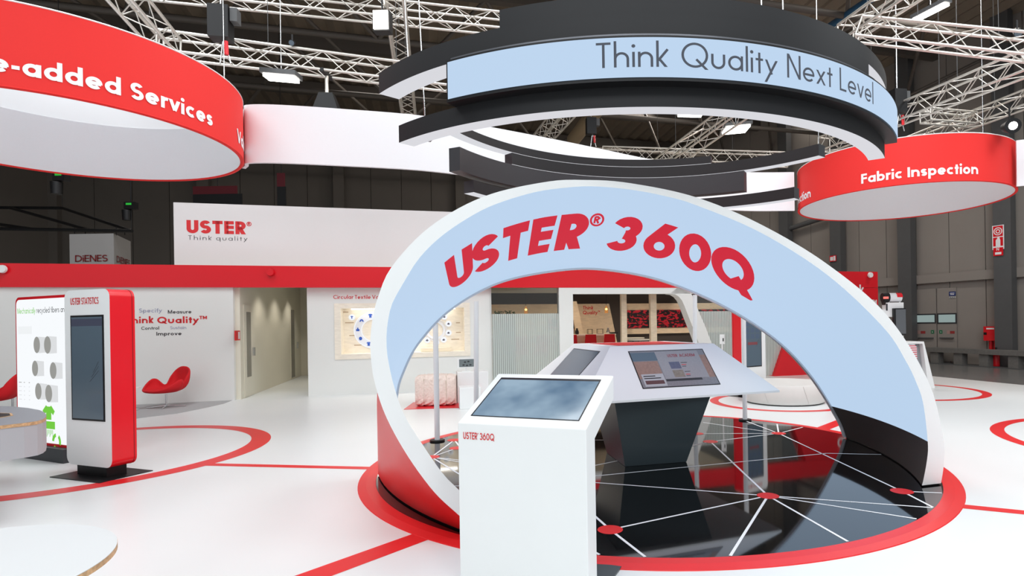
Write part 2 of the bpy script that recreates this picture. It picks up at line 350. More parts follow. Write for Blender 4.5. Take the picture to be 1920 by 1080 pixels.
def around(cx, cy, r, a0, z0):                      # on the outside of a drum
    return lambda x, y: (cx + r * math.cos(R(a0) + x / r), cy + r * math.sin(R(a0) + x / r), z0 + y)
WALL_EX, WALL_N = (UX, UY, 0), (UY, -UX, 0)

# ------------------------------------------------------------------ the setting: hall floor, stand floor, hall walls, roof
mb = MB(); mb.box(-40, 40, -6, 60, -.3, -.04)
hall_floor = tag(mb.build('floor', M['concrete']), 'polished grey concrete hall floor beyond the white stand', 'floor', kind='structure')
e0, e1 = F(1745, 705), F(1920, 722)                # the stand's edge on the right
ed = (e1 - e0).normalized()
pA = e0 - ed * 14; pB = e1 + ed * 12
mb = MB(); mb.prism([(-22, -4), (pB.x, -4), (pB.x, pB.y), (pA.x, pA.y), (-22, 26)], -.04, 0)
floor = tag(mb.build('floor', M['floor']), 'white vinyl floor of the exhibition stand with red rings and lines', 'floor', kind='structure')
def ring_mark(cx, cy, r, w=.115, off=0.):
    m = MB(); m.grid(lambda a, q: (cx + off * (q) + (r - w * q) * math.cos(2 * PI * a), cy + (r - w * q) * math.sin(2 * PI * a), .0015), 128, 1, False)
    return m.build('floor_ring_marking', M['red'], floor)
RING = {'left': (-6.63, 7.47, 2.23), 'far': (6.88, 12.91, 1.753), 'right': (7.40, 7.15, 2.007), 'seat': (3.824, 11.45, 1.376)}
STAGE = (.683, 6.915)
for q in RING.values(): ring_mark(*q, w=.25 if q is RING['left'] else .17)
def line_mark(p, q, w=.1, z=.0012):
    p, q = Vector(p), Vector(q); d = (q - p).normalized(); n = Vector((-d.y, d.x, 0)) * w / 2
    m = MB(); m.poly([(*(p - n).xy, z), (*(q - n).xy, z), (*(q + n).xy, z), (*(p + n).xy, z)])
    return m.build('floor_line_marking', M['red'], floor)
line_mark(F(392, 871), F(700, 878), .12)
line_mark(F(560, 1090), F(798, 1003), .2)
line_mark(F(1800, 949), F(2700, 1039), .12)
line_mark(F(1537, 806), F(1612, 776.5), .2)

# hall walls
mb = MB(); n = 26
def rw(b, off, z): return (R0[0] + RD[0] * b + RN[0] * off, R0[1] + RD[1] * b + RN[1] * off, z)
ryaw = math.atan2(RD[1], RD[0])
for k in range(-14, 22):                            # cladding panels with open joints
    mb.at(R0[0], R0[1], 0, ryaw).box(k * 1.2 + .012, k * 1.2 + 1.188, -.16, 0, -.04, 12)
mb.box(-17, 27, -.3, -.165, -.04, 12)
mb.box(-17, 27, .0, .16, RW(1800, 519)[1] - .16, RW(1800, 519)[1] + .16)
tag(mb.build('wall_right', M['cladding']), 'grey panelled hall wall on the right', 'wall', kind='structure')
COLS = []
for x, lab in ((1471, 'steel column furthest back on the right hall wall'), (1568, 'steel column with the small fire sign behind the arch'), (1697, 'steel column left of the grey hall door'), (1881, 'steel column with the tall fire sign at the right')):
    b = RW(x, 600, .5)[0]; COLS.append(b); mb = MB().at(R0[0], R0[1], 0, ryaw); mb.box(b - .26, b + .26, .16, .5, -.04, 12)
    tag(mb.build('trim_column', M['column'], origin=rw(b, .33, -.04)), lab, 'column', kind='structure')
b0, z0 = RW(1478, 433); b1, z1 = RW(1558, 416)
mb = MB(); mb.tube(rw(b0, .3, z0), rw(b1, .3, z1 + .2), .11, 6); tag(mb.build('trim_brace', M['column']), 'slanting steel brace on the right hall wall', 'brace', kind='structure')
mb = MB().at(-7.94 - UY * 17, 13.04 + UX * 17, 0, YAW)
for k in range(-14, 26): mb.box(k * 1.5 + .012, k * 1.5 + 1.488, 0, .2, -.04, 12)
mb.box(-21, 39, .2, .4, -.04, 12); mb.box(-21, 39, -.1, 0, 4.1, 4.25); mb.box(-21, 39, -.05, 0, 4.55, 4.62)
for k in range(-3, 6): mb.box(k * 6 - .25, k * 6 + .25, -.35, 0, -.04, 12)
tag(mb.build('wall_back', M['claddark']), 'dark panelled hall wall behind the stand', 'wall', kind='structure')
mb = MB(); mb.box(-24.3, -24, -6, 40, -.3, 12); tag(mb.build('wall_left', M['claddark']), 'dark hall wall on the left', 'wall', kind='structure')
mb = MB().at(-7.94, 13.04, 0, YAW)
nz = 150
mb.grid(lambda a, q: (-40 + 90 * a, -16 + 36 * q, 11.6 + (.07 if int(round(a * nz * 2)) % 2 else -.07)), nz * 2, 1, False)
tag(mb.build('ceiling', M['ceilmetal']), 'dark corrugated hall roof', 'ceiling', kind='structure')
mb = MB().at(-7.94, 13.04, 0, YAW)
for k in range(-3, 6):
    y = -6 + 4.2 * k
    mb.box(-30, 45, y - .12, y + .12, 11.05, 11.5)
for k in range(-4, 8):
    for q in range(-3, 5):
        mb.tube((k * 6.0, -6 + 4.2 * q, 11.1), (k * 6.0 + 3, -6 + 4.2 * (q + 1), 9.6), .06, 5); mb.tube((k * 6 + 3., -6 + 4.2 * (q + 1), 9.6), (k * 6 + 6., -6 + 4.2 * q, 11.1), .06, 5)
for q in range(-3, 5): mb.tube((-24, -6 + 4.2 * (q + 1), 9.6), (45, -6 + 4.2 * (q + 1), 9.6), .09, 6)
tag(mb.build('trim_roof', M['roofsteel']), 'dark steel lattice girders under the hall roof', 'girder', kind='structure')

# booth walls
FZ0, FZ1 = 2.54, 3.03
mb = MB().at(*W0, 0, YAW)
mb.box(-6.2, 0, 0, .12, 0, FZ0 + .02)
wall_left_stand = tag(mb.build('wall_lounge', M['wallwhite']), 'white stand wall with printed words behind the red swivel chair', 'wall', kind='structure')
mb = MB().at(*W0, 0, YAW)
mb.box(-.0, .1, .12, 6.6, 0, 3.0); mb.box(-.0, 4, 6.6, 6.7, 0, 3.0)
wall_corr = tag(mb.build('wall_corridor', M['corridor']), 'cream side and end wall of the corridor in the stand', 'wall', kind='structure')
na0, na1, nz0, nz1 = 2.09, 5.24, .84, 2.17        # the niche
mb = MB().at(*W0, 0, YAW)
OFF2 = .12
for x0, x1, z0, z1 in ((1.5, na0, 0, FZ0 + .02), (na1, 5.78, 0, FZ0 + .02), (na0, na1, 0, nz0), (na0, na1, nz1, FZ0 + .02)): mb.box(x0, x1, OFF2, OFF2 + .14, z0, z1)
mb.box(1.5, 1.62, .27, 6.6, 0, 2.98)
wall_niche = tag(mb.build('wall_display', M['wallwhite']), 'white stand wall holding the wooden display niche', 'wall', kind='structure')
mb = MB().at(*W0, 0, YAW)
mb.box(-6.2, 15.6, -.06, .1, FZ0, FZ1)
fascia = tag(mb.build('trim_fascia', M['redmetal']), 'red fascia running along the top of the stand wall', 'fascia', kind='structure')
mb = MB().at(*W0, 0, YAW); mb.box(-6.2, 13.4, .12, 6.7, 2.98, 3.02); tag(mb.build('ceiling_stand', M['corridor']), 'ceiling over the corridor and the lounge of the stand', 'ceiling', kind='structure')
wall_text('Think', 236, 288.5, 606.5, 593.8, M['redtext'], wall_left_stand, w=.2); wall_text('Quality', 295, 373, 606.5, 594, M['redtext'], wall_left_stand, w=.2); wall_text('\u2122', 374, 388.5, 608.5, 592.5, M['redtext'], wall_left_stand)
for txt, x0, x1, yb, yt, mt, ww in (('Specify', 261, 304, 586.2, 578.3, 'lilactext', .17), ('Measure', 315, 359, 588, 581.3, 'darktext', .16), ('Control', 265, 298.5, 618.4, 612.4, 'darktext', .16), ('Sustain', 319.5, 349.5, 617.4, 611.4, 'lilactext', .15), ('Improve', 293.3, 340.6, 629.2, 622.4, 'darktext', .18)):
    wall_text(txt, x0, x1, yb, yt, M[mt], wall_left_stand, w=ww)
for txt, x0, x1 in (('Circular', 625, 662.5), ('Textile', 665.3, 695), ('Value', 698, 724)): wall_text(txt, x0, x1, 560.5, 553.3, M['redtext'], wall_niche, OFF2, w=.15)
# two round wall lamps on the fascia
def knob(px, py, lab, mt):
    a, z = WP(px, py, -.06)
    t = thing('wall_spotlight', lab, 'lamp', BW(a, -.06, z), 'small round lamps on the red fascia')
    c = BW(a, -.06, z); n = Vector(WALL_N)
    MB().tube(c, c + n * .05, .05, 16).build('housing', M[mt], t); MB().tube(c + n * .05, c + n * .1, .085, 20, .075).build('lamp_head', M[mt], t)
knob(8, 505, 'white round lamp on the red fascia above the red swivel chairs', 'white')
knob(508, 511, 'small red round lamp on the red fascia above the corridor', 'redmetal')
knob(1629, 516, 'white round lamp at the right end of the red fascia', 'white')

# sign panel over the fascia
a, z = WP(325, 379.3, .5); a0 = a
mb = MB().at(*W0, 0, YAW); mb.box(a0, a0 + 7.6, .5, .62, FZ1 - .3, z)
t = tag(mb.build('sign_panel', mat('pale_sign_board', (226, 222, 222), .6, noise=.01), origin=BW(a0, .5, 0)), 'tall pale sign board with red company name standing behind the red fascia', 'sign')
a, z = WP(350, 437, .5); a1 = WP(461, 440, .5)[0]
letters('lettering', 'USTER', flat(BW(a, .5, z), WALL_EX, (0, 0, 1), WALL_N, .004), M['redtext'], t, .30, a1 - a, w=.25, track=.09)
a, z = WP(463, 423.5, .5); letters('lettering', '\u00ae', flat(BW(a, .5, z - .21), WALL_EX, (0, 0, 1), WALL_N, .004), M['redtext'], t, .30)
a, z = WP(353, 449.5, .5); a1 = WP(464, 452, .5)[0]
letters('lettering', 'Think quality', flat(BW(a, .5, z), WALL_EX, (0, 0, 1), WALL_N, .004), M['darktext'], t, .10, a1 - a, w=.09, X=.64, track=.3)

# corridor doors
def corr(px, py):                                   # on the corridor's left wall: (depth behind the front, height)
    u, v = uv(px, py); n = Vector((UX, UY)); p = Vector(W0) + n * .1
    Y = (n @ p) / (n.x * u + n.y); q = Vector((u * Y, Y)) - p
    return q.x * -UY + q.y * UX, EYE - v * Y
def corr_door(n, x0, x1, ytop, g0, g1, gz0, gz1, dark, lab):
    d0, d1 = corr(x0, 600)[0], corr(x1, 600)[0]; z1 = corr(x0, ytop)[1]
    m = MB().at(*W0, 0, YAW); m.box(.1, .115, d0, d1, .01, z1); o = tag(m.build('door_%d' % n, M['corridor']), lab, 'door', kind='structure')
    a, b = corr(g0, 600)[0], corr(g1, 600)[0]
    m = MB().at(*W0, 0, YAW); m.box(.115, .12, a, b, gz0, gz1); m.build('glazing', dark, o)
    m = MB().at(*W0, 0, YAW); m.box(.115, .165, d1 - .12, d1 - .08, .95, 1.15); m.build('handle', M['steel'], o)
gdark = mat('dark_door_glass', (108, 104, 96), .15)
corr_door(1, 456, 474, 570, 460.5, 468.5, corr(464, 707)[1], corr(464, 585)[1], mat('grey_door_glass', (150, 146, 136), .2), 'cream corridor door with tall narrow window, near the opening')
corr_door(2, 543, 556, 581, 544.5, 550.5, corr(547, 708)[1], corr(547, 581)[1], gdark, 'far corridor door with dark narrow window')
d, z = corr(445, 629)
t = thing('fire_sign', 'small red fire sign on the corridor wall by the opening', 'sign', BW(.1, d, z))
m = MB().at(*W0, 0, YAW); m.box(.09, .112, d - .16, d + .16, z - .11, z + .11); m.build('sign_board', M['redmetal'], t)
m = MB().at(*W0, 0, YAW); m.box(.112, .114, d + .02, d + .12, z - .08, z + .08); m.build('pictogram', M['white_text'], t)
for i, (a, o) in enumerate(((.75, 1.6), (.75, 3.2), (.75, 4.8))): spot('corridor_light', *BW(a, o, 2.9), *BW(.5, o + .1, 0), 42, 100, .7, .05, (1, .93, .82))
# grey carpet patch under the swivel chairs
pts = [F(255, 785), F(330, 776), F(385, 765), F(420, 757), F(442, 750.8)]
left = BW(-6, -.02, 0)
mb = MB(); mb.prism([(left.x - 1.2, left.y - 2.9)] + [(p.x, p.y) for p in pts[:-1]] + [(BW(-.05, -.012, 0).x, BW(-.05, -.012, 0).y), (left.x, left.y)], 0, .006)
tag(mb.build('carpet', M['rug'], origin=F(300, 770)), 'grey carpet patch on the white floor under the red swivel chairs', 'carpet')

# ------------------------------------------------------------------ round stage in front
sx, sy = STAGE; t = thing('round_stage', 'round black glossy stage with red rim under the large white arch', 'stage', (sx, sy, 0))
mb = MB(); mb.drum(sx, sy, 3.03, 0, .016, 128); mb.build('stage_top', M['gloss'], t)
mb = MB()
prof = [(3.20, .0), (3.195, .006), (3.12, .0175), (3.03, .0185), (3.02, .012)]
for i in range(len(prof) - 1):
    (r0, z0), (r1, z1) = prof[i], prof[i + 1]; mb.grid(lambda a, q: (sx + (r0 + (r1 - r0) * q) * math.cos(2 * PI * a), sy + (r0 + (r1 - r0) * q) * math.sin(2 * PI * a), z0 + (z1 - z0) * q), 160, 1)
mb.build('stage_rim', M['red'], t)
nodes = {k: F(*v, .017) for k, v in dict(a=(1144, 993), b=(1440, 929.5), c=(1691, 921), d=(1460, 812.5), e=(1332, 828), f=(1306, 813), g=(809, 857), h=(852, 825), i=(857, 840)).items()}
def seg(p, q, w=.022):
    p, q = Vector(p), Vector(q)
    for _ in (0, 1):
        d = q - p; a = d.xy.dot(d.xy); b = 2 * d.xy.dot(p.xy - Vector(STAGE)); c = (p.xy - Vector(STAGE)).length_squared - 3.015 ** 2; D = b * b - 4 * a * c
        if D < 0: return
        t0, t1 = max(0, (-b - D ** .5) / 2 / a), min(1, (-b + D ** .5) / 2 / a); p, q = p + d * t0, p + d * t1
        break
    d = (q - p).normalized(); n = Vector((-d.y, d.x, 0)) * w / 2
    m = MB(); m.poly([(*(p - n).xy, .0172), (*(q - n).xy, .0172), (*(q + n).xy, .0172), (*(p + n).xy, .0172)]); m.build('white_line', M['white_text'], t)
P = lambda x, y: F(x, y, .017)
for a, b in ((nodes['a'], nodes['b']), (nodes['a'], P(1220, 1052)), (nodes['a'], P(1090, 945)), (P(1115, 1035), P(1145, 1052)), (nodes['b'], P(1365, 1049)), (nodes['b'], P(1600, 1021)), (nodes['b'], P(1740, 976)), (nodes['b'], P(1765, 953)), (nodes['b'], P(1100, 903.5)), (nodes['b'], nodes['e']), (nodes['e'], P(1290, 838)), (nodes['e'], nodes['d']),
             (nodes['d'], nodes['c']), (nodes['d'], P(1457, 795)), (nodes['d'], P(1505, 801)), (nodes['d'], nodes['f']), (nodes['d'], P(1395, 788)), (nodes['d'], P(1318, 792)), (nodes['c'], P(1756, 954.5)), (nodes['c'], P(1772, 924.5)), (P(1100, 894), P(1550, 850)), (P(1550, 850), P(1652, 852)),
             (nodes['g'], nodes['h']), (nodes['g'], nodes['i']), (nodes['g'], P(940, 880)), (nodes['g'], P(930, 870)), (nodes['g'], P(920, 925)), (nodes['h'], P(880, 860)), (P(840, 911), P(1000, 911)), (P(1100, 825), P(1300, 825)), (P(1080, 880), nodes['e'])):
    seg(a, b)
for p in nodes.values():
    m = MB(); m.disc(p.x, p.y, .0178, .098, 32); m.build('red_dot', M['red'], t)

# ------------------------------------------------------------------ the arch
ARCH_P,ARCH_D=(-.803,4.3),(.961,.278)
BACK_P,BACK_D=(-2.191,6.201),(.9638,.2665)
OUT=[(0,0),(-.16,.177),(-.335,.369),(-.518,.654),(-.66,.95),(-.735,1.22),(-.754,1.45),(-.74,1.62),(-.7,1.79),(-.5967,2.025),(-.3236,2.323),(.0666,2.558),(.5347,2.69),(.84,2.7213),(1.213,2.7164),(1.8,2.628),(2.426,2.413),(3.098,2.072),(3.726,1.61),(4.1802,.988),(4.3445,.455),(4.35,.181),(4.315,0)]
INN=[(.2,0),(.02,.16),(-.157,.365),(-.278,.508),(-.453,.796),(-.54,.963),(-.6,1.16),(-.637,1.352),(-.645,1.464),(-.639,1.583),(-.607,1.74),(-.531,1.888),(-.424,2.066),(-.292,2.213),(-.115,2.352),(.11,2.485),(.414,2.597),(.654,2.647),(.903,2.674),(1.212,2.664),(1.501,2.628),(1.798,2.562),(2.425,2.341),(3.096,1.974),(3.686,1.495),(3.922,1.188),(4.042,.976),(4.119,.772),(4.165,.401),(4.151,.231),(4.098,.025),(4.087,0)]
BCK=[(.1,0),(.105,.45),(.138,.855),(.2017,1.083),(.371,1.408),(.727,1.781),(1.274,2.08),(1.986,2.225),(2.545,2.230),(3.249,2.10),(4.056,1.7845),(4.789,1.345),(5.315,.842),(5.7135,.264),(5.8225,.022),(5.83,0)]
def offset_curve(c,d):
    r=[]
    for i in range(len(c)):
        a=c[max(i-1,0)];b=c[min(i+1,len(c)-1)]
        tx,tz=b[0]-a[0],b[1]-a[1];l=math.hypot(tx,tz)
        r.append((c[i][0]-tz/l*d,max(0,c[i][1]+tx/l*d)))
    return r
def smooth_curve(c,n=14):
    r=[]
    for i in range(len(c)-1):
        p0=c[max(i-1,0)];p1=c[i];p2=c[i+1];p3=c[min(i+2,len(c)-1)]
        for j in range(n):
            t=j/n
            r.append(tuple(.5*(2*p1[k]+(p2[k]-p0[k])*t+(2*p0[k]-5*p1[k]+4*p2[k]-p3[k])*t*t+(3*p1[k]-p0[k]-3*p2[k]+p3[k])*t**3) for k in (0,1)))
    r.append(tuple(c[-1]));return r
def cut_resample(c,zc,n0,n1):
    """floor-to-zc left leg, the bow between, right leg down: n0, n1, n0 steps"""
    c=smooth_curve(c); m=max(range(len(c)),key=lambda i:c[i][1])
    def find(rng):
        for i in rng:
            if (c[i][1]-zc)*(c[i+1][1]-zc)<=0 and c[i][1]!=c[i+1][1]:
                t=(zc-c[i][1])/(c[i+1][1]-c[i][1]); return i+t
    a=find(range(0,m)); b=find(range(len(c)-2,m-1,-1))
    def at(x):
        i=min(int(x),len(c)-2);t=x-i
        return tuple(c[i][k]*(1-t)+c[i+1][k]*t for k in (0,1))
    def seg(x0,x1,n):
        xs=[x0+(x1-x0)*i/200 for i in range(201)];ps=[at(x) for x in xs]
        L=[0]
        for i in range(200): L.append(L[-1]+math.dist(ps[i],ps[i+1]))
        out=[];j=0
        for q in range(n+1):
            s=L[-1]*q/n
            while j<199 and L[j+1]<s: j+=1
            t=(s-L[j])/max(1e-9,L[j+1]-L[j]); out.append(tuple(ps[j][k]*(1-t)+ps[j+1][k]*t for k in (0,1)))
        return out
    return seg(0,a,n0),seg(a,b,n1),seg(b,len(c)-1,n0)
def front(q,dy=0): return (ARCH_P[0]+ARCH_D[0]*q[0],ARCH_P[1]+ARCH_D[1]*q[0],q[1])
def back(q): return (BACK_P[0]+BACK_D[0]*q[0],BACK_P[1]+BACK_D[1]*q[0],q[1])
NL, NB = 10, 120
fo, fi, bi = cut_resample(OUT, .41, NL, NB), cut_resample(INN, .41, NL, NB), cut_resample(BCK, .43, NL, NB)
bo = [offset_curve(fullb, 0) for fullb in bi]
allb = bi[0] + bi[1][1:] + bi[2][1:]; allbo = offset_curve(allb, -.16)
if allbo[len(allbo) // 2][1] < allb[len(allb) // 2][1]: allbo = offset_curve(allb, .16)
allbr = offset_curve(allb, .022 if allbo == offset_curve(allb, -.16) else -.022)
allo = fo[0] + fo[1][1:] + fo[2][1:]; alli = fi[0] + fi[1][1:] + fi[2][1:]
arch = thing('arch', 'large white bow-shaped arch with blue screen face and red back, spanning the black stage', 'arch', (sx, sy, .017))
LZ = .03
def V3(fn, q): x, y, z = fn(q); return Vector((x, y, z * (1 - LZ / 3) + LZ))
def span(p, q, t_):                                 # from front to back, bowed outwards near the floor so that the feet follow the round stage
    r = p.lerp(q, t_); o = Vector((r.x - STAGE[0], r.y - STAGE[1], 0)).normalized()
    return r + o * (.58 * t_ * (1 - t_) * max(0, 1 - (r.z - LZ) / 1.7))
Na = len(allo)
mb = MB()
mb.grid(lambda a, q: tuple(V3(front, allo[round(a * (Na - 1))]).lerp(V3(front, alli[round(a * (Na - 1))]), q)), Na - 1, 1)
mb.build('front_edge', M['white'], arch)
mb = MB()
mb.grid(lambda a, q: tuple(span(V3(front, allo[round(a * (Na - 1))]), V3(back, allbo[round(a * (Na - 1))]), q)), Na - 1, 14)
mb.build('outer_shell', M['red'], arch)
mb = MB()
mb.grid(lambda a, q: tuple(V3(back, allbo[round(a * (Na - 1))]).lerp(V3(back, allbr[round(a * (Na - 1))]), q)), Na - 1, 1)
bd = Vector((BACK_D[1], -BACK_D[0], 0)) * .05
mb.grid(lambda a, q: tuple(V3(back, allbr[round(a * (Na - 1))]) + bd * q), Na - 1, 1)
mb.grid(lambda a, q: tuple(V3(back, allbr[round(a * (Na - 1))]).lerp(V3(back, allb[round(a * (Na - 1))]), q) + bd), Na - 1, 1)
mb.build('back_rim', mat('grey_edge_profile', (214, 217, 222), .5), arch)
def inner(seg): return lambda a, q: tuple(span(V3(front, fi[seg][round(a * (len(fi[seg]) - 1))]), V3(back, bi[seg][round(a * (len(bi[seg]) - 1))]), q))
mb = MB(); mb.grid(inner(1), NB, 14)
screen = mb.build('screen', M['led'], arch)
for sgi in (0, 2):
    mb = MB(); mb.grid(inner(sgi), NL, 14); mb.build('lower_panel', M['ledpanel'], arch)
for sg in (0, 2):                                   # dark set-back feet
    q = 0 if sg == 0 else -1; po, pi_, bo_, bi_ = V3(front, allo[q]), V3(front, alli[q]), V3(back, allbo[q]), V3(back, allb[q])
    n_ = 12; lo_ = [span(po, bo_, .015 + .97 * k / n_) for k in range(n_ + 1)]; li_ = [span(pi_, bi_, .015 + .97 * k / n_) for k in range(n_ + 1)]
    ring = [a.lerp(b, .08) for a, b in zip(lo_, li_)] + [b.lerp(a, .08) for a, b in zip(lo_, li_)][::-1]
    m = MB(); m.hexa([(k.x, k.y, .0161) for k in ring], [(k.x, k.y, .05) for k in ring]); m.build('foot', M['blackmetal'], arch)
def on_screen(s, tt, lift):
    x = max(0, min(.9999, s)) * NB; i = int(x); f = x - i
    A = lambda c, fn: V3(fn, tuple(c[i][k] * (1 - f) + c[i + 1][k] * f for k in (0, 1)))
    p, q = A(fi[1], front), A(bi[1], back)
    A2 = lambda c, fn: V3(fn, c[i + 1]) - V3(fn, c[i])
    nrm = (A2(fi[1], front).lerp(A2(bi[1], back), tt)).cross(q - p).normalized()
    c = V3(front, (2.1, 1.0)).lerp(V3(back, (2.9, .9)), tt)
    r = span(p, q, tt)
    if nrm.dot(c - r) < 0: nrm = -nrm
    return tuple(r + nrm * lift)
def arch_letter(ch, s0, s1, slant, w=.25, t0=.672, t1=.24):
    P_, _ = text_polys(ch, w=w)
    x0, x1 = min(a for q in P_ for a, b in q), max(a for q in P_ for a, b in q)
    return [[on_screen(s0 + (a - x0) / (x1 - x0) * (s1 - s0) + slant * (b - .5), t0 - (t0 - t1) * b, .006) for a, b in q] for q in P_]
def arch_text(lets):
    m = MB()
    for l in lets:
        for q in arch_letter(*l): m.poly(q)
    m.build('lettering', M['ledtext'], arch)
arch_text([('U', .2462, .2840, .02), ('S', .2835, .3215, .018), ('T', .3255, .3575, .016), ('E', .3625, .3915, .014), ('R', .3985, .4375, .010)])
arch_text([('3', .4705, .5105, .003), ('6', .5195, .5655, -.010), ('0', .5705, .620, -.0325), ('Q', .621, .699, -.050)])
m = MB(); P_, _ = text_polys('\u00ae', w=.05)
for q in P_: m.poly([on_screen(.4405 + (a / .3) * .0155, .372 - (b - .7) / .3 * .124, .006) for a, b in q])
m.build('lettering', M['ledtext'], arch)

# ------------------------------------------------------------------ slim poles round the stage
pole0 = None
for lab, pf, ptop in (('slim pale pole on the stage rim left of the arch opening, leaning slightly', F(820, 829), (816.5, 608)), ('pale pole rising behind the front screen desk', F(893, 812), (893, 565)), ('pale pole behind the table with the sloping screens', F(1303, 787), (1303, 553)), ('pale pole in front of the tall unit with red side', F(1397, 790), (1394, 590))):
    top = at(*ptop, pf.y)
    t = thing('support_pole', lab, 'pole', pf, 'slim poles standing on the stage')
    z0 = .016 if (pf.xy - Vector(STAGE)).length < 3.03 else 0
    MB().tube((pf.x, pf.y, z0 + .02), (top.x, top.y, top.z), .036, 16).build('post', M['greymetal'], t)
    m = MB(); m.drum(pf.x, pf.y, .10, z0, z0 + .02, 24); m.build('foot_plate', M['blackmetal'], t)

# ------------------------------------------------------------------ front screen desk
def plane_pt(o, ex, ey, x, y): return Vector(o) + Vector(ex) * x + Vector(ey) * y
KS = .942
KR = Vector((-.0113, 3.25, 1.6 - (1.6 - .968) * KS))  # right end of the front top edge
kx = Vector((.934, -.357, 0)); ky = Vector((.357, .934, 0)); KW = .842
KL = KR - kx * KW
t = thing('screen_desk', 'white screen desk with sloping top standing in front of the black stage', 'desk', (KL.x, KL.y, 0))
kz = lambda z: 1.6 - (1.6 - z) * KS
prof = [(0, .012), (0, KR.z), (.54 * KS, kz(1.242)), (.54 * KS, kz(1.085)), (.155 * KS, kz(.885)), (.155 * KS, .012)]
mb = MB(); i0 = [mb.p(Vector((KL.x, KL.y, 0)) + ky * d + Vector((0, 0, z))) for d, z in prof]; i1 = [mb.p(Vector((KR.x, KR.y, 0)) + ky * d + Vector((0, 0, z))) for d, z in prof]
mb.face(i0[::-1]); mb.face(i1)
for k in range(6): mb.face((i0[k], i0[(k + 1) % 6], i1[(k + 1) % 6], i1[k]))
body = mb.build('body', M['white'], t)
bv = body.modifiers.new('edge', 'BEVEL'); bv.width = .006; bv.segments = 2
kp = kx * KW; ks = (ky * .54 * KS + Vector((0, 0, .274 * KS))); ksl = ks.length; kse = ks.normalized(); kn = kx.cross(kse)
def slope_rect(mb, o, ex, ey, n, x0, x1, y0, y1, lift, th=None):
    q = [plane_pt(o, ex, ey, x, y) + Vector(n) * lift for x, y in ((x0, y0), (x1, y0), (x1, y1), (x0, y1))]
    if th: mb.hexa(q, [k + Vector(n) * th for k in q])
    else: mb.poly(q)
mb = MB(); slope_rect(mb, KL, kx, kse, kn, .052, .775, .075, .515, .001, .003); fr = mb.build('screen_bezel', M['blackmetal'], t)
def screen_art():
    m = bpy.data.materials.new('blue_grey_lit_display'); m.use_nodes = True; nt = m.node_tree; b = nt.nodes['Principled BSDF']
    b.inputs['Base Color'].default_value = (*lin((40, 52, 64)), 1); b.inputs['Roughness'].default_value = .12
    tc = nt.nodes.new('ShaderNodeTexCoord'); n = nt.nodes.new('ShaderNodeTexNoise'); n.inputs['Scale'].default_value = 2.6; n.inputs['Detail'].default_value = 3
    cr = nt.nodes.new('ShaderNodeValToRGB'); cr.color_ramp.elements[0].color = (*lin((66, 94, 120)), 1); cr.color_ramp.elements[1].color = (*lin((148, 170, 186)), 1)
    cr.color_ramp.elements[0].position = .35; cr.color_ramp.elements[1].position = .65
    nt.links.new(tc.outputs['Object'], n.inputs['Vector']); nt.links.new(n.outputs['Fac'], cr.inputs['Fac'])
    nt.links.new(cr.outputs['Color'], b.inputs['Emission Color']); b.inputs['Emission Strength'].default_value = .9
    return m
mb = MB(); slope_rect(mb, KL, kx, kse, kn, .062, .769, .079, .490, .0045); mb.build('display', screen_art(), t)
letters('lettering', 'USTER', lambda x, y: tuple(KL + kx * (.040 + x) + Vector((0, 0, -.096 + y)) - ky * .003), M['redtext'], t, .042, .098, w=.15)
letters('lettering', '360Q', lambda x, y: tuple(KL + kx * (.157 + x) + Vector((0, 0, -.096 + y)) - ky * .003), M['redtext'], t, .042, .098, w=.15)
letters('lettering', '\u00ae', lambda x, y: tuple(KL + kx * (.1405 + x) + Vector((0, 0, -.076 + y)) - ky * .003), M['redtext'], t, .02, .007)
mb = MB(); q = [Vector((KL.x, KL.y, 0)) + kx * a + ky * b for a, b in ((-.01, -.01), (KW + .012, -.01), (KW + .012, .574), (-.01, .574))]
mb.hexa([(k.x, k.y, .001) for k in q], [(k.x, k.y, .012) for k in q]); mb.build('base_plate', M['plinth'], t)

# ------------------------------------------------------------------ table with the sloping screens
A, B = Vector((.26, 6.4)), Vector((1.5, 6.84)); e1 = (B - A).normalized(); e2 = Vector((-e1.y, e1.x)); wA, dA = (B - A).length, 1.26
TZ1, TZ0, TD = 1.34, .813, .52
def tp(a, b, z): q = A + e1 * a + e2 * b; return Vector((q.x, q.y, z))
t = thing('screen_table', 'white table with sloping screen sides on dark tapered plinth amid the black stage', 'table', tp(wA / 2, dA / 2, .016))
top = [tp(0, 0, TZ1), tp(wA, 0, TZ1), tp(wA, dA, TZ1), tp(0, dA, TZ1)]
low = [tp(-TD, -TD, TZ0), tp(wA + TD, -TD, TZ0), tp(wA + TD, dA + TD, TZ0), tp(-TD, dA + TD, TZ0)]
low2 = [k - Vector((0, 0, .022)) for k in low]
mb = MB(); i = [mb.p(k) for k in top]; j = [mb.p(k) for k in low]; l = [mb.p(k) for k in low2]
mb.face(i); mb.face(l[::-1])
for k in range(4): mb.face((j[k], j[(k + 1) % 4], i[(k + 1) % 4], i[k])); mb.face((l[k], l[(k + 1) % 4], j[(k + 1) % 4], j[k]))
mb.build('table_top', M['white'], t)
mb = MB(); q = [tp(.16, .16, TZ1 + .001), tp(wA - .16, .16, TZ1 + .001), tp(wA - .16, dA - .16, TZ1 + .001), tp(.16, dA - .16, TZ1 + .001)]; mb.hexa(q, [k + Vector((0, 0, .003)) for k in q]); mb.build('red_inlay', M['redmetal'], t)
pl = [Vector((.402, 6.377, .0185)), Vector((1.107, 6.549, .0185)), Vector((.931, 7.238, .0185)), Vector((.226, 7.066, .0185))]
pc = sum(pl, Vector()) / 4
pu = [Vector((.28, 6.02, .79)), Vector((1.33, 6.27, .79))]; dd_ = Vector((-.25, 1.02, 0)); pu += [pu[1] + dd_, pu[0] + dd_]
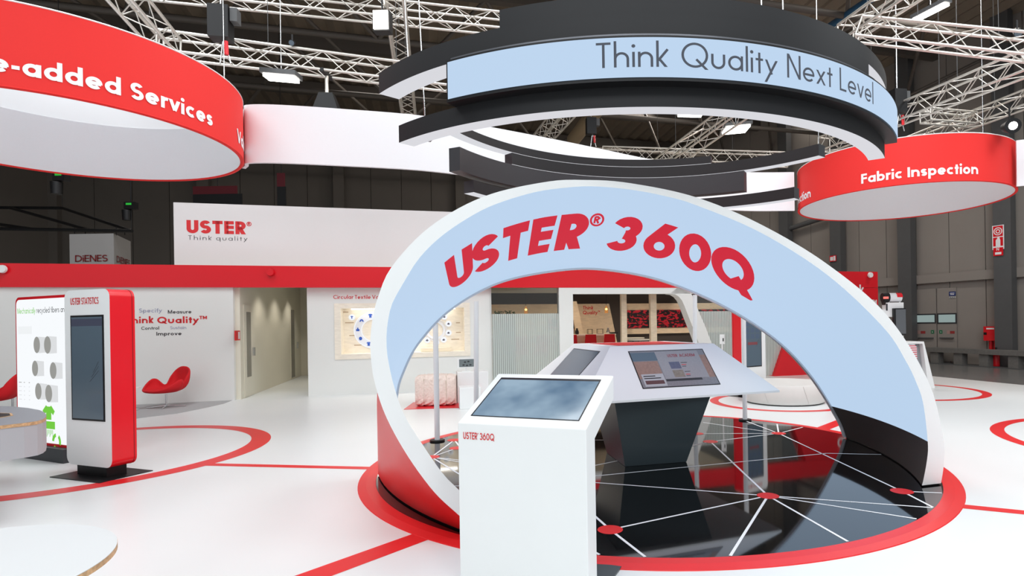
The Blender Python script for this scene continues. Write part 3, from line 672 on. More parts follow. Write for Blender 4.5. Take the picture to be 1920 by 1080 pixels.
MB().hexa(pl, pu).build('plinth', M['plinth'], t)
def side(k):                                        # origin low-left corner, along, up, normal of a sloping side
    a, b = low[k], low[(k + 1) % 4]; c, d = top[k], top[(k + 1) % 4]
    ex = (b - a).normalized(); up = ((c + d) / 2 - (a + b) / 2); L = up.length; up.normalize(); return a, ex, up, ex.cross(up), (b - a).length, L
PRINT = mat('screen_grey_desk_photo', (128, 129, 134), .3, noise=.3, scale=60)
for k in range(4):
    o, ex, ey, n, LW, L = side(k)
    mb = MB(); slope_rect(mb, o, ex, ey, n, LW / 2 - .47, LW / 2 + .47, .13, L - .08, .001, .003); mb.build('screen_bezel', M['blackmetal'], t)
    mb = MB(); slope_rect(mb, o, ex, ey, n, LW / 2 - .46, LW / 2 + .46, .14, L - .09, .0045); ds = mb.build('display', PRINT if k == 0 else M['glass_screen'], t)
    if k == 0:
        x0 = LW / 2 - .46; y0 = .14; H_ = L - .23
        def patch(x, y, w_, h_, mt, lift):
            m = MB(); slope_rect(m, o, ex, ey, n, x0 + x, x0 + x + w_, y0 + y, y0 + y + h_, lift); return m.build('page', mt, ds)
        warm = mat('screen_brown_board_photo', (150, 122, 110), .3, noise=.3, scale=40); page = mat('screen_grey_web_page', (150, 151, 155), .3, noise=.12, scale=70); blue = mat('screen_blue_picture', (92, 98, 120), .3, noise=.3, scale=50)
        patch(.0, .12, .29, .24, warm, .005); patch(.80, .10, .12, .33, warm, .005); patch(0, .37, .30, .12, M['glass_screen'], .0052)
        patch(.30, .10, .54, .40, page, .0056); patch(.30, .07, .44, .03, M['darkgrey'], .0056)
        patch(.42, .24, .13, .10, blue, .006); patch(.42, .12, .13, .1, mat('screen_stone_picture', (132, 126, 116), .3, noise=.5, scale=40), .006)
        for yy, mm, ww in ((.29, 'redtext', .06), (.15, 'redtext', .055), (.32, 'darkgrey', .08), (.265, 'darkgrey', .05), (.19, 'darkgrey', .07), (.13, 'darkgrey', .05)): patch(.565, yy, ww, .008, M[mm], .006)
        patch(.03, .01, .26, .17, mat('screen_note_window', (176, 178, 182), .3), .0065); patch(.05, .04, .22, .05, mat('screen_brown_banner', (92, 66, 66), .3, noise=.2, scale=80), .0068)
        for yy, ww in ((.145, .14), (.115, .2)): patch(.05, yy, ww, .012, M['blackmetal'], .0068)
        letters('lettering', 'USTER', lambda x, y: tuple(plane_pt(o, ex, ey, x0 + .44 + x, y0 + .41 + y) + n * .0065), mat('screen_red_lettering', (150, 50, 62), .4), ds, .042, .125, w=.16)
        letters('lettering', 'ACADEMY', lambda x, y: tuple(plane_pt(o, ex, ey, x0 + .59 + x, y0 + .41 + y) + n * .0065), bpy.data.materials['screen_red_lettering'], ds, .042, .215, w=.16)

# ------------------------------------------------------------------ tall screen units
def rounded(w_, h_, r, n=6):
    p = []
    for cx, cy, a in ((w_ / 2 - r, h_ / 2 - r, 0), (-w_ / 2 + r, h_ / 2 - r, 90), (-w_ / 2 + r, -h_ / 2 + r, 180), (w_ / 2 - r, -h_ / 2 + r, 270)):
        p += arcp(cx, cy, r, r, a, a + 90, n)
    return p
def slab(mb, w_, z0, z1, y0, y1, r, caps=(0, 0), sidem=1):
    """upright rounded slab, faces to -y; cap materials (front, back) and side material"""
    P = rounded(w_, z1 - z0, r); zc = (z0 + z1) / 2
    mb.m = caps[0]; mb.poly([(x, y0, zc + z) for x, z in P][::1])
    mb.m = caps[1]; mb.poly([(x, y1, zc + z) for x, z in P][::-1])
    mb.m = sidem
    n = len(P); a = [mb.p((x, y0, zc + z)) for x, z in P]; b = [mb.p((x, y1, zc + z)) for x, z in P]
    for k in range(n): mb.face((a[k], a[(k + 1) % n], b[(k + 1) % n], b[k]), True)
def tall_unit(lab, x, y, yaw, w_=.77, d=.25, words=True, art=False):
    t = thing('tall_screen_unit', lab, 'display unit', (x, y, 0), 'tall white screen units with red sides')
    mk = lambda: MB().at(x, y, 0, yaw)
    m = mk(); m.box(-.42, .42, -.27, .27, 0, .008); m.build('base_plate', M['blackmetal'], t)
    m = mk(); m.box(-.25, .25, -.10, .10, .008, .15); m.build('neck', M['blackmetal'], t)
    m = mk(); slab(m, w_, .12, 2.06, -d / 2, d / 2, .09); m.build('body', [M['white'], M['redmetal']], t)
    m = mk(); slab(m, w_ + .004, .118, 2.062, d / 2 - .03, d / 2 - .022, .09, sidem=0); m.build('seam', mat('dark_red_seam', (150, 12, 22), .4), t)
    sx0 = -.275 if not art else -.31
    m = mk(); m.box(sx0, sx0 + .56, -d / 2 - .006, -d / 2, .62, 1.78); m.build('screen_bezel', M['blackmetal'], t)
    m = mk(); m.box(sx0 + .02, sx0 + .54, -d / 2 - .009, -d / 2 - .005, .64, 1.76); ds = m.build('display', M['glass_screen'], t)
    ex, ey = Vector((math.cos(yaw), math.sin(yaw), 0)), Vector((-math.sin(yaw), math.cos(yaw), 0)); o = Vector((x, y, 0)) - ey * (d / 2)
    pl_ = lambda x0, z0: (lambda a, b: tuple(o + ex * (x0 + a) + Vector((0, 0, z0 + b)) - ey * .003))
    if words:
        letters('lettering', 'USTER', pl_(-.275, 1.90), M['redtext'], t, .075, .17, w=.15); letters('lettering', 'STATISTICS', pl_(-.085, 1.90), M['redtext'], t, .075, .29, w=.15, track=.1)
        m = mk(); m.box(sx0 + .02, sx0 + .54, -d / 2 - .0095, -d / 2 - .009, 1.66, 1.74); m.build('menu_bar', mat('dim_menu_bar', (74, 78, 96), .2), ds)
        for k in range(3): m = mk(); m.tube((.05 + .03 * k, -d / 2 - .0095, 1.05 + .05 * k), (.2, -d / 2 - .0095, 1.17 + .05 * k), .0015, 5); m.build('scratch', M['darkgrey'], ds)
    if art:
        tile = mat('dim_blue_tile', (84, 100, 122), .2); redb = mat('dim_red_button', (130, 74, 80), .2)
        for r in range(4):
            for c in range(3): m = mk(); m.box(sx0 + .05 + .16 * c, sx0 + .17 + .16 * c, -d / 2 - .0100, -d / 2 - .009, 1.22 + .135 * r, 1.32 + .135 * r); m.build('tile', tile, ds)
        m = mk(); m.box(sx0 + .12, sx0 + .42, -d / 2 - .0100, -d / 2 - .009, 1.09, 1.15); m.build('button', redb, ds)
    return t
TU = (-5.45, 6.49)
tall_unit('tall white screen unit with red side on the left floor, before the light box', *TU, R(-20))
pu_ = F(1424, 746)
tall_unit('far tall white screen unit with red side, seen under the right half of the arch', 3.49, 12.45, R(34), art=True)

# ------------------------------------------------------------------ light box with yarn cones
lx, ly, lyaw = -6.842, 7.451, R(-23.5); LBW = 1.30
t = thing('light_box', 'red framed glowing light box with yarn package pictures behind the tall screen unit', 'light box', (lx, ly, 0))
mk = lambda: MB().at(lx, ly, 0, lyaw)
m = mk(); slab(m, LBW, .17, 2.06, -.12, .12, .09, sidem=0); m.build('frame', M['redmetal'], t)
m = mk(); slab(m, LBW - .07, .205, 2.025, -.126, -.121, .07, sidem=0); face = m.build('lit_face', glow('lit_white_print', (246, 249, 252), 1.0), t)
m = mk(); m.box(-.6, .6, -.2, .2, 0, .17); m.build('plinth', M['darkgrey'], t)
lex, ley = Vector((math.cos(lyaw), math.sin(lyaw), 0)), Vector((-math.sin(lyaw), math.cos(lyaw), 0)); lo = Vector((lx, ly, 0)) - ley * .127
LP = lambda x0, z0: (lambda a, b: tuple(lo + lex * (x0 + a) + Vector((0, 0, z0 + b)) - ley * .002))
gl = lambda nm, c: glow(nm, c, 1.0)
g_green, g_dark, g_grey, g_pale = gl('lit_green_print', (112, 200, 58)), gl('lit_dark_print', (60, 64, 68)), gl('lit_grey_print', (150, 150, 146)), gl('lit_pale_grey_print', (218, 220, 222))
letters('lettering', 'Mechanically', LP(-.58, 1.845), g_green, face, .072, .44, w=.11); letters('lettering', 'recycled fibers and yarns', LP(-.115, 1.845), g_dark, face, .072, .90, w=.11)
def blob(x0, z0, pts, mt, nm='print', k=0):
    m = MB(); m.poly([LP(x0, z0)(a, b) for a, b in pts]); ob = m.build(nm, mt, face); return ob
for cx, cz, s in ((-.12, 1.44, 1), (.13, 1.44, 1.05), (-.17, 1.14, .95), (.25, 1.12, 1), (-.10, .85, 1), (.14, .83, 1.05)):
    r = .105 * s
    blob(cx + .05, cz, [LPp for LPp in [(-.02, -r), (.16, -r * .92), (.16, r * .92), (-.02, r)]], g_pale, 'yarn_picture')
    o2 = MB(); o2.poly([(lambda q: tuple(Vector(q) - ley * .001))(LP(cx, cz)(a, b)) for a, b in arcp(0, 0, r * .72, r, 0, 345, 22)]); o2.build('yarn_picture', g_grey, face)
for k in range(5):
    for c in range(3): blob(-.57 + .12 * c, .95 - .055 * k, [(0, 0), (.07 if c == 0 else .03, 0), (.07 if c == 0 else .03, .008), (0, .008)], g_pale if k else g_grey, 'table_line')
blob(-.57, 1.58, [(0, 0), (.34, 0), (.34, .1), (0, .1)], gl('lit_caption_box', (238, 241, 243)), 'caption_box')
shirt = [(-.06, 0), (.06, 0), (.06, .09), (.10, .06), (.14, .11), (.06, .18), (.03, .165), (-.03, .165), (-.06, .18), (-.14, .11), (-.10, .06), (-.06, .09)]
blob(.13, .50, shirt[::1], g_green, 'shirt_symbol')
blob(.13, .385, [(-.14, 0), (.14, 0), (.14, .095), (-.14, .095)], g_green, 'machine_symbol')
blob(.0, .20, [(0, 0), (.015, 0), (.015, .18), (0, .18)], g_green, 'machine_symbol')
for k in range(7): blob(.08 + .022 * k, .285 + .02 * (k % 3), [(0, 0), (.01, 0), (.01, .09 - .02 * (k % 3)), (0, .09 - .02 * (k % 3))], g_green, 'machine_symbol')
for k in range(3):
    a0 = 100 + 120 * k
    blob(.30, .13, arcp(.0, .1, .1, .11, a0, a0 + 75, 8) + arcp(.0, .1, .055, .065, a0 + 75, a0, 8), g_green, 'recycling_symbol')

# ------------------------------------------------------------------ left counter with plywood edge, white table in front
cx_, cy_ = -5.55, 5.0
t = thing('counter', 'round-ended grey counter with plywood edge at the left, before the light box', 'counter', (cx_ - .9, cy_ - .1, 0))
ca = F(86, 781, .85); cyaw = R(3)
def pill(x1, y0, y1, ins=0, n=10):
    c = .30; pts = [(x1 - c, y0 + ins)] + [(x1 - ins * 1 - .12 * 0, y0 + .22)] + [(x1 - ins, (y0 + y1) / 2 + .05)]
    return pts
# outline read from the photo: grey top with a rounded right end
edge = [F(-120, 801, .85), F(0, 798, .85), F(45, 793, .85), F(70, 789.5, .85), F(80, 786.5, .85), F(85.5, 783, .85), F(87, 778, .85), F(83, 773, .85), F(74, 769, .85), F(52, 765, .85), F(20, 762, .85), F(-120, 759, .85)]
edge = [(k.x, k.y) for k in edge]
def inset(pts, d):
    cx, cy = sum(q[0] for q in pts) / len(pts), sum(q[1] for q in pts) / len(pts)
    return [(q[0] + (cx - q[0]) * d, q[1] + (cy - q[1]) * d) for q in pts]
MB().prism(edge, .822, .849).build('plywood_edge', M['ply'], t)
MB().prism(inset(edge, .002), .8492, .851).build('counter_top', M['greytop'], t)
MB().prism(inset(edge, .006), .56, .8215).build('apron', mat('light_grey_apron', (168, 169, 173), .5), t)
m = MB(); m.drum(-6.5, 5.4, .22, 0, .56, 32); m.build('pedestal', M['darkgrey'], t)
sl_ = [F(-40, 785, .851), F(2, 783.5, .851), F(25, 779.5, .851), F(22, 775, .851), F(-40, 773, .851)]
m = MB(); m.prism([(k.x, k.y) for k in sl_], .8515, .853); m.build('slot_edge', M['ply'], t)
m = MB(); m.prism(inset([(k.x, k.y) for k in sl_], .16), .8532, .854); m.build('slot', M['blackmetal'], t)
tc_ = (-2.43, 2.055)
t = thing('round_table', 'round white table with plywood edge in the lower left corner', 'table', (*tc_, 0))
m = MB(); m.drum(*tc_, .585, .7215, .724, 96); m.build('table_top', mat('white_laminate', (212, 215, 216), .5), t)
m = MB(); m.drum(*tc_, .586, .70, .7212, 96); m.build('plywood_edge', M['ply'], t)
m = MB(); m.drum(*tc_, .05, .03, .70, 24); m.build('stem', M['greymetal'], t); m = MB(); m.drum(*tc_, .33, 0, .03, 48); m.build('foot', M['greymetal'], t)

# ------------------------------------------------------------------ red swivel chairs
def swivel_chair(lab, loc, yaw):
    t = thing('swivel_chair', lab, 'chair', (0, 0, 0), 'red swivel lounge chairs')
    rim = [(0, .43, .42), (28, .44, .42), (52, .46, .46), (72, .48, .56), (90, .49, .65), (104, .45, .63), (115, .36, .52), (124, .34, .51), (133, .40, .68), (146, .47, .82), (162, .46, .90), (180, .43, .92)]
    full = rim + [(360 - a, r, z) for a, r, z in rim[-2:0:-1]]
    def rim_at(a):
        n = len(full); a %= 360
        k = max(i for i in range(n) if full[i][0] <= a + 1e-9); g = lambda i: (full[i % n][0] + 360 * (i // n), full[i % n][1], full[i % n][2])
        p0, p1, p2, p3 = g(k - 1), g(k), g(k + 1), g(k + 2); f = (a - p1[0]) / (p2[0] - p1[0])
        return [.5 * (2 * p1[c] + (p2[c] - p0[c]) * f + (2 * p0[c] - 5 * p1[c] + 4 * p2[c] - p3[c]) * f * f + (3 * p1[c] - p0[c] - 3 * p2[c] + p3[c]) * f ** 3) for c in (1, 2)]
    def shell(u, v):
        r, z = rim_at(360 * u); a = 2 * PI * u
        k = 1 - (1 - v) ** 2.2
        return (r * k * math.cos(a), r * k * math.sin(a), .335 + (z - .335) * v ** 2.4)
    m = MB()
    m.grid(lambda u, v: shell(u, v), 72, 14, True, True)
    ob = m.build('seat_shell', M['redseat'], t); so = ob.modifiers.new('thickness', 'SOLIDIFY'); so.thickness = .045; so.offset = -1
    sd = ob.modifiers.new('round', 'SUBSURF'); sd.levels = 1; sd.render_levels = 1
    MB().tube((0, 0, .03), (0, 0, .30), .022, 16).build('stem', M['steel'], t)
    for k in range(4):
        a = PI / 4 + k * PI / 2; m = MB(); m.tube((0, 0, .04), (.38 * math.cos(a), .38 * math.sin(a), .012), .014, 8, .009); m.build('foot', M['steel'], t)
    t.location = loc; t.rotation_euler = (0, 0, yaw); t.scale = (.9, .9, .9)
    return t
c0 = F(312, 764)
ch = swivel_chair('red swivel chair with curved shell under the printed wall words', (c0.x, c0.y, .006), R(249))
c1 = F(-9, 783); d_ = copy_tree(ch); d_.location = (c1.x, c1.y, .006); d_.rotation_euler = (0, 0, R(200))
label(d_, 'red swivel chair cut off by the left edge, behind the light box')
def side_table(lab, p, h):
    t = thing('side_table', lab, 'table', (p.x, p.y, .006), 'small white side tables')
    m = MB(); m.drum(p.x, p.y, .17, h - .015, h, 40); m.build('table_top', M['white'], t)
    m = MB(); m.drum(p.x, p.y, .02, .02, h - .015, 12); m.build('stem', M['steel'], t); m = MB(); m.drum(p.x, p.y, .15, .006, .02, 32); m.build('foot', M['steel'], t)
side_table('small white side table half hidden behind the tall screen unit', F(244, 770), .46)
q = F(22, 790, 0)
side_table('small white side table at the left edge beside the cut off red chair', F(24, 775), .42)

# ------------------------------------------------------------------ display niche on the back wall
m0 = thing('display_niche', 'pale wooden display niche with icon ring in the white stand wall', 'display', BW((na0 + na1) / 2, OFF2, nz0))
mk = lambda: MB().at(*W0, 0, YAW)
m = mk()
for x0, x1, z0, z1 in ((na0, na0 + .14, nz0, nz1), (na1 - .14, na1, nz0, nz1), (na0 + .14, na1 - .14, nz0, nz0 + .12), (na0 + .14, na1 - .14, nz1 - .12, nz1)): m.box(x0, x1, OFF2 - .02, OFF2 + .42, z0, z1)
m.build('frame', M['wood'], m0)
m = mk(); m.box(na0, na1, OFF2 + .42, OFF2 + .45, nz0, nz1); m.build('back_panel', M['wood'], m0)
m = mk(); m.box(na0 + .35, na1 - .35, OFF2 + .2, OFF2 + .24, nz1 - .145, nz1 - .121); m.build('light_strip', M['lamp'], m0)
nb = OFF2 + .419
def nring(a, z, r0, r1, off, mt, nm, n=48):
    m = mk(); m.grid(lambda t_, q: (a + (r0 + (r1 - r0) * q) * math.cos(2 * PI * t_), off, z + (r0 + (r1 - r0) * q) * math.sin(2 * PI * t_)), n, 1, False); return m.build(nm, mt, m0)
white_lit = glow('lit_white_acrylic', (244, 247, 252), 1.0); iconblue = mat('blue_icon_print', (48, 92, 190), .5); icondark = mat('dark_icon_print', (74, 70, 92), .5)
ca_, cz_ = WP(700, 619, nb); a2, z2 = WP(817, 619, nb)
rr = (ca_ - WP(665, 619, nb)[0])
nring(ca_, cz_, rr * .66, rr, nb - .02, mat('pale_blue_acrylic', (232, 236, 246), .4), 'icon_ring'); nring(ca_, cz_, rr * .99, rr * 1.05, nb - .021, white_lit, 'lit_rim'); nring(ca_, cz_, rr * .60, rr * .66, nb - .021, white_lit, 'lit_rim')
for k in range(8):
    an = R(100 + 38 * k); a, z = ca_ + rr * .83 * math.cos(an), cz_ + rr * .83 * math.sin(an)
    sh = ([(-1, .4), (-.5, .9), (.5, .9), (1, .4), (.5, .3), (.5, -.8), (-.5, -.8), (-.5, .3)], [(-1, -.5), (-.35, -.5), (0, .2), (.35, -.5), (1, -.5), (.4, .6), (-.4, .6)], [(-.7, -.8), (.7, -.8), (.7, .1), (.3, .2), (.2, .8), (-.2, .8), (-.3, .2), (-.7, .1)], arcp(0, 0, .7, .8, 0, 330, 11))[k % 4]
    m = mk(); m.poly([(a + x * .055, nb - .024, z + y_ * .055) for x, y_ in sh]); m.build('icon', iconblue, m0)
nring(a2, z2, rr * .42, rr * .56, nb - .02, mat('pale_ring_print', (236, 238, 244), .4), 'print_ring'); nring(a2, z2, rr * .60, rr * .64, nb - .02, mat('pale_ring_print_thin', (226, 230, 240), .4), 'print_ring')
for k in range(7):
    px, py = ((833, 594), (841, 607), (841, 624), (832, 637), (818, 642), (801, 638), (792, 626))[k]; a, z = WP(px, py, nb)
    m = mk(); m.poly([(a + .075 * math.cos(2 * PI * j / 24), nb - .025, z + .075 * math.sin(2 * PI * j / 24)) for j in range(24)]); m.build('icon_disc', white_lit, m0)
    m = mk(); m.poly([(a + x * .04, nb - .027, z + y_ * .03) for x, y_ in [(-1, -.4), (.2, -.9), (1, .1), (.3, .2), (.4, .9), (-.3, .7)]]); m.build('icon', icondark, m0)
a, z = WP(660, 595, nb); m = mk(); m.poly([(a + .075 * math.cos(2 * PI * j / 24), nb - .025, z + .075 * math.sin(2 * PI * j / 24)) for j in range(24)]); m.build('icon_disc', white_lit, m0)
m = mk(); m.poly([(a + x * .035, nb - .027, z + y_ * .035) for x, y_ in [(-.3, -1), (.3, -1), (.3, .1), (1, .6), (0, 1), (-1, .6), (-.3, .1)]]); m.build('icon', iconblue, m0)
for px, py, w_ in ((640, 586, .16), (647, 606, .2), (655, 630, .14), (664, 648, .2), (855, 606, .1), (855, 624, .12), (846, 637, .2)):
    a, z = WP(px, py, nb); m = mk(); m.box(a, a + w_, nb - .003, nb - .001, z, z + .02); m.build('caption_line', mat('faint_brown_print', (186, 160, 130), .6), m0)
a0_, z0_ = WP(789, 661, nb - .3); a1_, z1_ = WP(847, 654, nb - .3)
m = mk(); m.box(a0_, a1_, nb - .28, nb - .02, nz0 + .125, nz0 + .14 + (z1_ - z0_)); m.build('shelf_box', mat('cream_shelf_box', (240, 228, 204), .5), m0)
spot('niche_light', *BW((na0 + na1) / 2, nb - .1, nz1 - .17), *BW((na0 + na1) / 2, nb, nz0), 70, 150, .8, .15, (1, .96, .9))

# cotton bale on its red mat, white plinths, small screen
bp = [F(757, 768), F(878, 764.5), F(905, 752), F(775, 755)]
t = tag(MB().hexa([(p.x, p.y, .001) for p in bp], [(p.x, p.y, .008) for p in bp]).build('floor_mat', M['redmetal'], origin=bp[0]), 'red mat on the white floor under the cotton bale', 'mat')
b0_, b1_ = F(778, 764), F(853, 761.5)
bdir = (b1_ - b0_).normalized(); bl = (b1_ - b0_).length; bc = b0_.lerp(b1_, .5) + Vector((-bdir.y, bdir.x, 0)) * .28
byaw = math.atan2(bdir.y, bdir.x); bh = at(778, 706, b0_.y).z
t = thing('cotton_bale', 'strapped bale of raw cotton on the red mat below the wooden niche', 'bale', (bc.x, bc.y, .008))
rnd = random.Random(3)
m = MB().at(bc.x, bc.y, .009, byaw); nx, ny = 40, 22
def bale_r(u, v):
    a = 2 * PI * u; ca, sa = math.cos(a), math.sin(a); e = .32
    y_ = .27 * math.copysign(abs(ca) ** e, ca); z_ = bh / 2 + (bh / 2) * math.copysign(abs(sa) ** e, sa)
    x = (v - .5) * bl; edge = 1 - .10 * abs(2 * v - 1) ** 6
    pinch = 1 - .05 * sum(math.exp(-((v - s_) / .018) ** 2) for s_ in (.22, .5, .78))
    j = 1 + .025 * math.sin(19 * u * PI + 33 * v) + .02 * math.sin(47 * u + 71 * v * 2)
    return (x, y_ * edge * pinch * j, max(.0, bh / 2 + (z_ - bh / 2) * edge * pinch * j) )
m.grid(bale_r, 60, 60, True, True)
for v in (0, 1): m.poly([bale_r(k / 60, v) for k in range(60)])
m.build('cotton', mat('raw_cotton', (240, 222, 212), .95, noise=.1, scale=25, bump=1.0), t)
for s_ in (.22, .5, .78):
    m = MB().at(bc.x, bc.y, .009, byaw); m.grid(lambda u, q: (lambda b_: ((s_ - .5) * bl + (q - .5) * .012, b_[1] * 1.01, bh / 2 + (b_[2] - bh / 2) * 1.01))(bale_r(u, s_)), 60, 1, True, True); m.build('strap', mat('pale_bale_strap', (206, 190, 170), .6), t)
def white_box(name, lab, px0, px1, pyb, pyt, dep, cat='plinth'):
    p, q = F(px0, pyb), F(px1, pyb - .06 * (px1 - px0) * .3); h = at(px0, pyt, p.y).z; d = (q - p).normalized()
    t = MB().at(p.x, p.y, 0, YAW); t.box(0, (q - p).length, 0, dep, 0, h); o = t.build(name, M['white'], origin=p); bv = o.modifiers.new('edge', 'BEVEL'); bv.width = .012; bv.segments = 2
    tag(o, lab, cat); return p, h
white_box('white_cube', 'low white cube seat standing before the white plinth right of the cotton bale', 862, 902, 768, 727, .42, 'seat')
p_, h_ = white_box('white_plinth', 'white plinth carrying the small screen beside the cotton bale', 858, 916, 757, 698, .45)
sp = at(874, 699, p_.y + .25); t = thing('small_screen', 'small white desk screen on the white plinth beside the cotton bale', 'screen', (sp.x, sp.y, h_))
m = MB().at(sp.x, sp.y, h_, YAW); m.box(-.09, .09, -.06, .06, 0, .012); m.build('foot', M['white'], t)
m = MB().at(sp.x, sp.y, h_, YAW); m.tube((0, .015, .012), (0, .03, .12), .012, 8); m.build('stand', M['greymetal'], t)
m = MB().at(sp.x, sp.y, h_, YAW); m.box(-.18, .18, 0, .03, .07, .27); m.build('housing', M['white'], t)
m = MB().at(sp.x, sp.y, h_, YAW); m.box(-.14, .165, -.004, -.001, .09, .25); ds = m.build('display', mat('grey_lcd', (112, 122, 124), .3), t)
for q in ((-.05, .13), (.02, .12), (.09, .13), (-.02, .19), (.05, .2)): m = MB().at(sp.x, sp.y, h_, YAW); m.poly([(q[0] + .025 * math.cos(2 * PI * j / 14), -.0045, q[1] + .016 * math.sin(2 * PI * j / 14)) for j in range(14)]); m.build('menu_spot', M['darkgrey'], ds)

# ------------------------------------------------------------------ glazed lounge of the stand
def striped_glass(nm, w_=.05, dens=.55):
    m = bpy.data.materials.new(nm); m.use_nodes = True; nt = m.node_tree; out = nt.nodes['Material Output']; b = nt.nodes['Principled BSDF']
    b.inputs['Base Color'].default_value = (*lin((205, 212, 208)), 1); b.inputs['Roughness'].default_value = .6
    tr = nt.nodes.new('ShaderNodeBsdfTransparent'); tr.inputs[0].default_value = (.90, .95, .93, 1); mx = nt.nodes.new('ShaderNodeMixShader')
    tc = nt.nodes.new('ShaderNodeTexCoord'); mp = nt.nodes.new('ShaderNodeMapping'); mp.inputs['Rotation'].default_value = (0, 0, -YAW)
    sp_ = nt.nodes.new('ShaderNodeSeparateXYZ'); mu = nt.nodes.new('ShaderNodeMath'); mu.operation = 'MULTIPLY'; mu.inputs[1].default_value = 1 / w_
    fr_ = nt.nodes.new('ShaderNodeMath'); fr_.operation = 'FRACT'; lt = nt.nodes.new('ShaderNodeMath'); lt.operation = 'LESS_THAN'; lt.inputs[1].default_value = dens
    ad = nt.nodes.new('ShaderNodeMath'); ad.operation = 'MULTIPLY_ADD'; ad.inputs[1].default_value = .5; ad.inputs[2].default_value = .38
    nt.links.new(tc.outputs['Object'], mp.inputs['Vector']); nt.links.new(mp.outputs['Vector'], sp_.inputs[0]); nt.links.new(sp_.outputs['X'], mu.inputs[0])
    nt.links.new(mu.outputs[0], fr_.inputs[0]); nt.links.new(fr_.outputs[0], lt.inputs[0]); nt.links.new(lt.outputs[0], ad.inputs[0]); nt.links.new(ad.outputs[0], mx.inputs[0])
    nt.links.new(tr.outputs[0], mx.inputs[1]); nt.links.new(b.outputs[0], mx.inputs[2]); nt.links.new(mx.outputs[0], out.inputs[0])
    return m
def clear_glass(nm):
    m = bpy.data.materials.new(nm); m.use_nodes = True; nt = m.node_tree; out = nt.nodes['Material Output']
    tr = nt.nodes.new('ShaderNodeBsdfTransparent'); tr.inputs[0].default_value = (.93, .96, .95, 1); g = nt.nodes.new('ShaderNodeBsdfGlossy'); g.inputs['Roughness'].default_value = .02
    fz = nt.nodes.new('ShaderNodeFresnel'); fz.inputs[0].default_value = 1.45; mx = nt.nodes.new('ShaderNodeMixShader')
    nt.links.new(fz.outputs[0], mx.inputs[0]); nt.links.new(tr.outputs[0], mx.inputs[1]); nt.links.new(g.outputs[0], mx.inputs[2]); nt.links.new(mx.outputs[0], out.inputs[0]); return m
SG, CG = striped_glass('striped_frosted_glass'), clear_glass('clear_glass')
gz = WP(985, 588)[1]
LO = 5.2                                            # depth of the lounge
fo_ = .12
def pane(n, x0, x1, zf, lab, z1=FZ0):
    m = mk(); m.box(x0, x1, .06, .072, .02, zf); o = m.build('window_%d' % n, SG); tag(o, lab, 'window', kind='structure')
    if z1 > zf: m = mk(); m.box(x0, x1, .06, .072, zf, z1); m.build('clear_pane', CG, o)
pane(1, 5.78, 7.52, gz, 'glass wall of the lounge with frosted stripes, left of the white post')
# white frame with the rounded opening
m = mk(); m.box(7.50, 7.87, -.05, .18, 0, FZ0 + .01); m.box(7.87, 11.4, -.05, .18, WP(1190, 551)[1], FZ0 + .01)
ra, rz = WP(1262, 551); tl, _ = WP(1303, 640); zb = .4
P_out = [(11.2, FZ0 + .01), (11.75, FZ0 - .03)]
# right leg: inner edge curves from the head down, outer edge runs parallel
inn = [WP(*q) for q in ((1255, 551), (1264, 552), (1271, 556), (1277, 563), (1282, 574), (1290, 595), (1300, 620), (1308, 641), (1330, 697))]
outp = [WP(*q) for q in ((1268, 540), (1280, 541), (1288, 545), (1296, 553), (1302, 566), (1309, 585), (1320, 610), (1332, 641), (1352, 697))]
for (a, b), (c, d) in zip(zip(inn, inn[1:]), zip(outp, outp[1:])):
    m.hexa([(a[0], -.05, a[1]), (c[0], -.05, c[1]), (d[0], -.05, d[1]), (b[0], -.05, b[1])], [(a[0], .3, a[1]), (c[0], .3, c[1]), (d[0], .3, d[1]), (b[0], .3, b[1])])
tag(m.build('wall_lounge_frame', M['wallwhite']), 'white lounge front with large rounded opening', 'wall', kind='structure')
for x0, x1, lab in ((1165.5, 1175.5, 'left pale wooden post in the rounded lounge opening'), (1220, 1231.5, 'right pale wooden post in the rounded lounge opening')):
    m = mk(); a, b = WP(x0, 600, .5)[0], WP(x1, 600, .5)[0]; m.box(a, b, .5, .62, 0, 2.98); tag(m.build('trim_mullion', M['woodwarm'], origin=BW(a, .5, 0)), lab, 'post', kind='structure')
# lounge back wall and dark upper band
def band(x0, x1, y0, y1, mt, off, nm, lab, th=.06, kind='structure'):
    a, z1 = WP(x0, y0, off); b, _ = WP(x1, y0, off); z0 = WP((x0 + x1) / 2, y1, off)[1]; z1 = WP((x0 + x1) / 2, y0, off)[1]
    m = mk(); m.box(a, b, off, off + th, z0, z1); return m.build(nm, mt)
zt = WP(1130, 569.5, LO)[1]; zlow = WP(1250, 625, LO)[1]
m = mk(); m.box(5.3, 20, LO + .10, LO + .2, 0, 2.98); tag(m.build('wall_lounge_back', mat('dark_brown_wall', (62, 55, 52), .8)), 'dark back wall inside the lounge', 'wall', kind='structure')
m = mk(); m.box(1.62, 5.8, 4.9, 5.0, 0, 2.98); tag(m.build('wall_lounge_side', M['woodwarm']), 'wooden side wall inside the lounge', 'wall', kind='structure')
a0_, a1_ = WP(900, 600, LO)[0], WP(1166, 600, LO)[0]; b1_ = WP(1345, 600, LO)[0]
sc0, sc1 = WP(1176, 600, LO)[0], WP(1300, 600, LO)[0]; sz0, sz1 = WP(1240, 614.5, LO)[1], WP(1240, 581, LO)[1]
cut0, cut1 = WP(1142, 569.5, LO)[0], WP(1166, 628, LO)[0]
m = mk()
m.hexa([(a0_, LO, .0), (cut1, LO, .0), (cut0, LO, zt), (a0_, LO, zt)], [(a0_, LO + .08, .0), (cut1, LO + .08, .0), (cut0, LO + .08, zt), (a0_, LO + .08, zt)])
w2 = .45
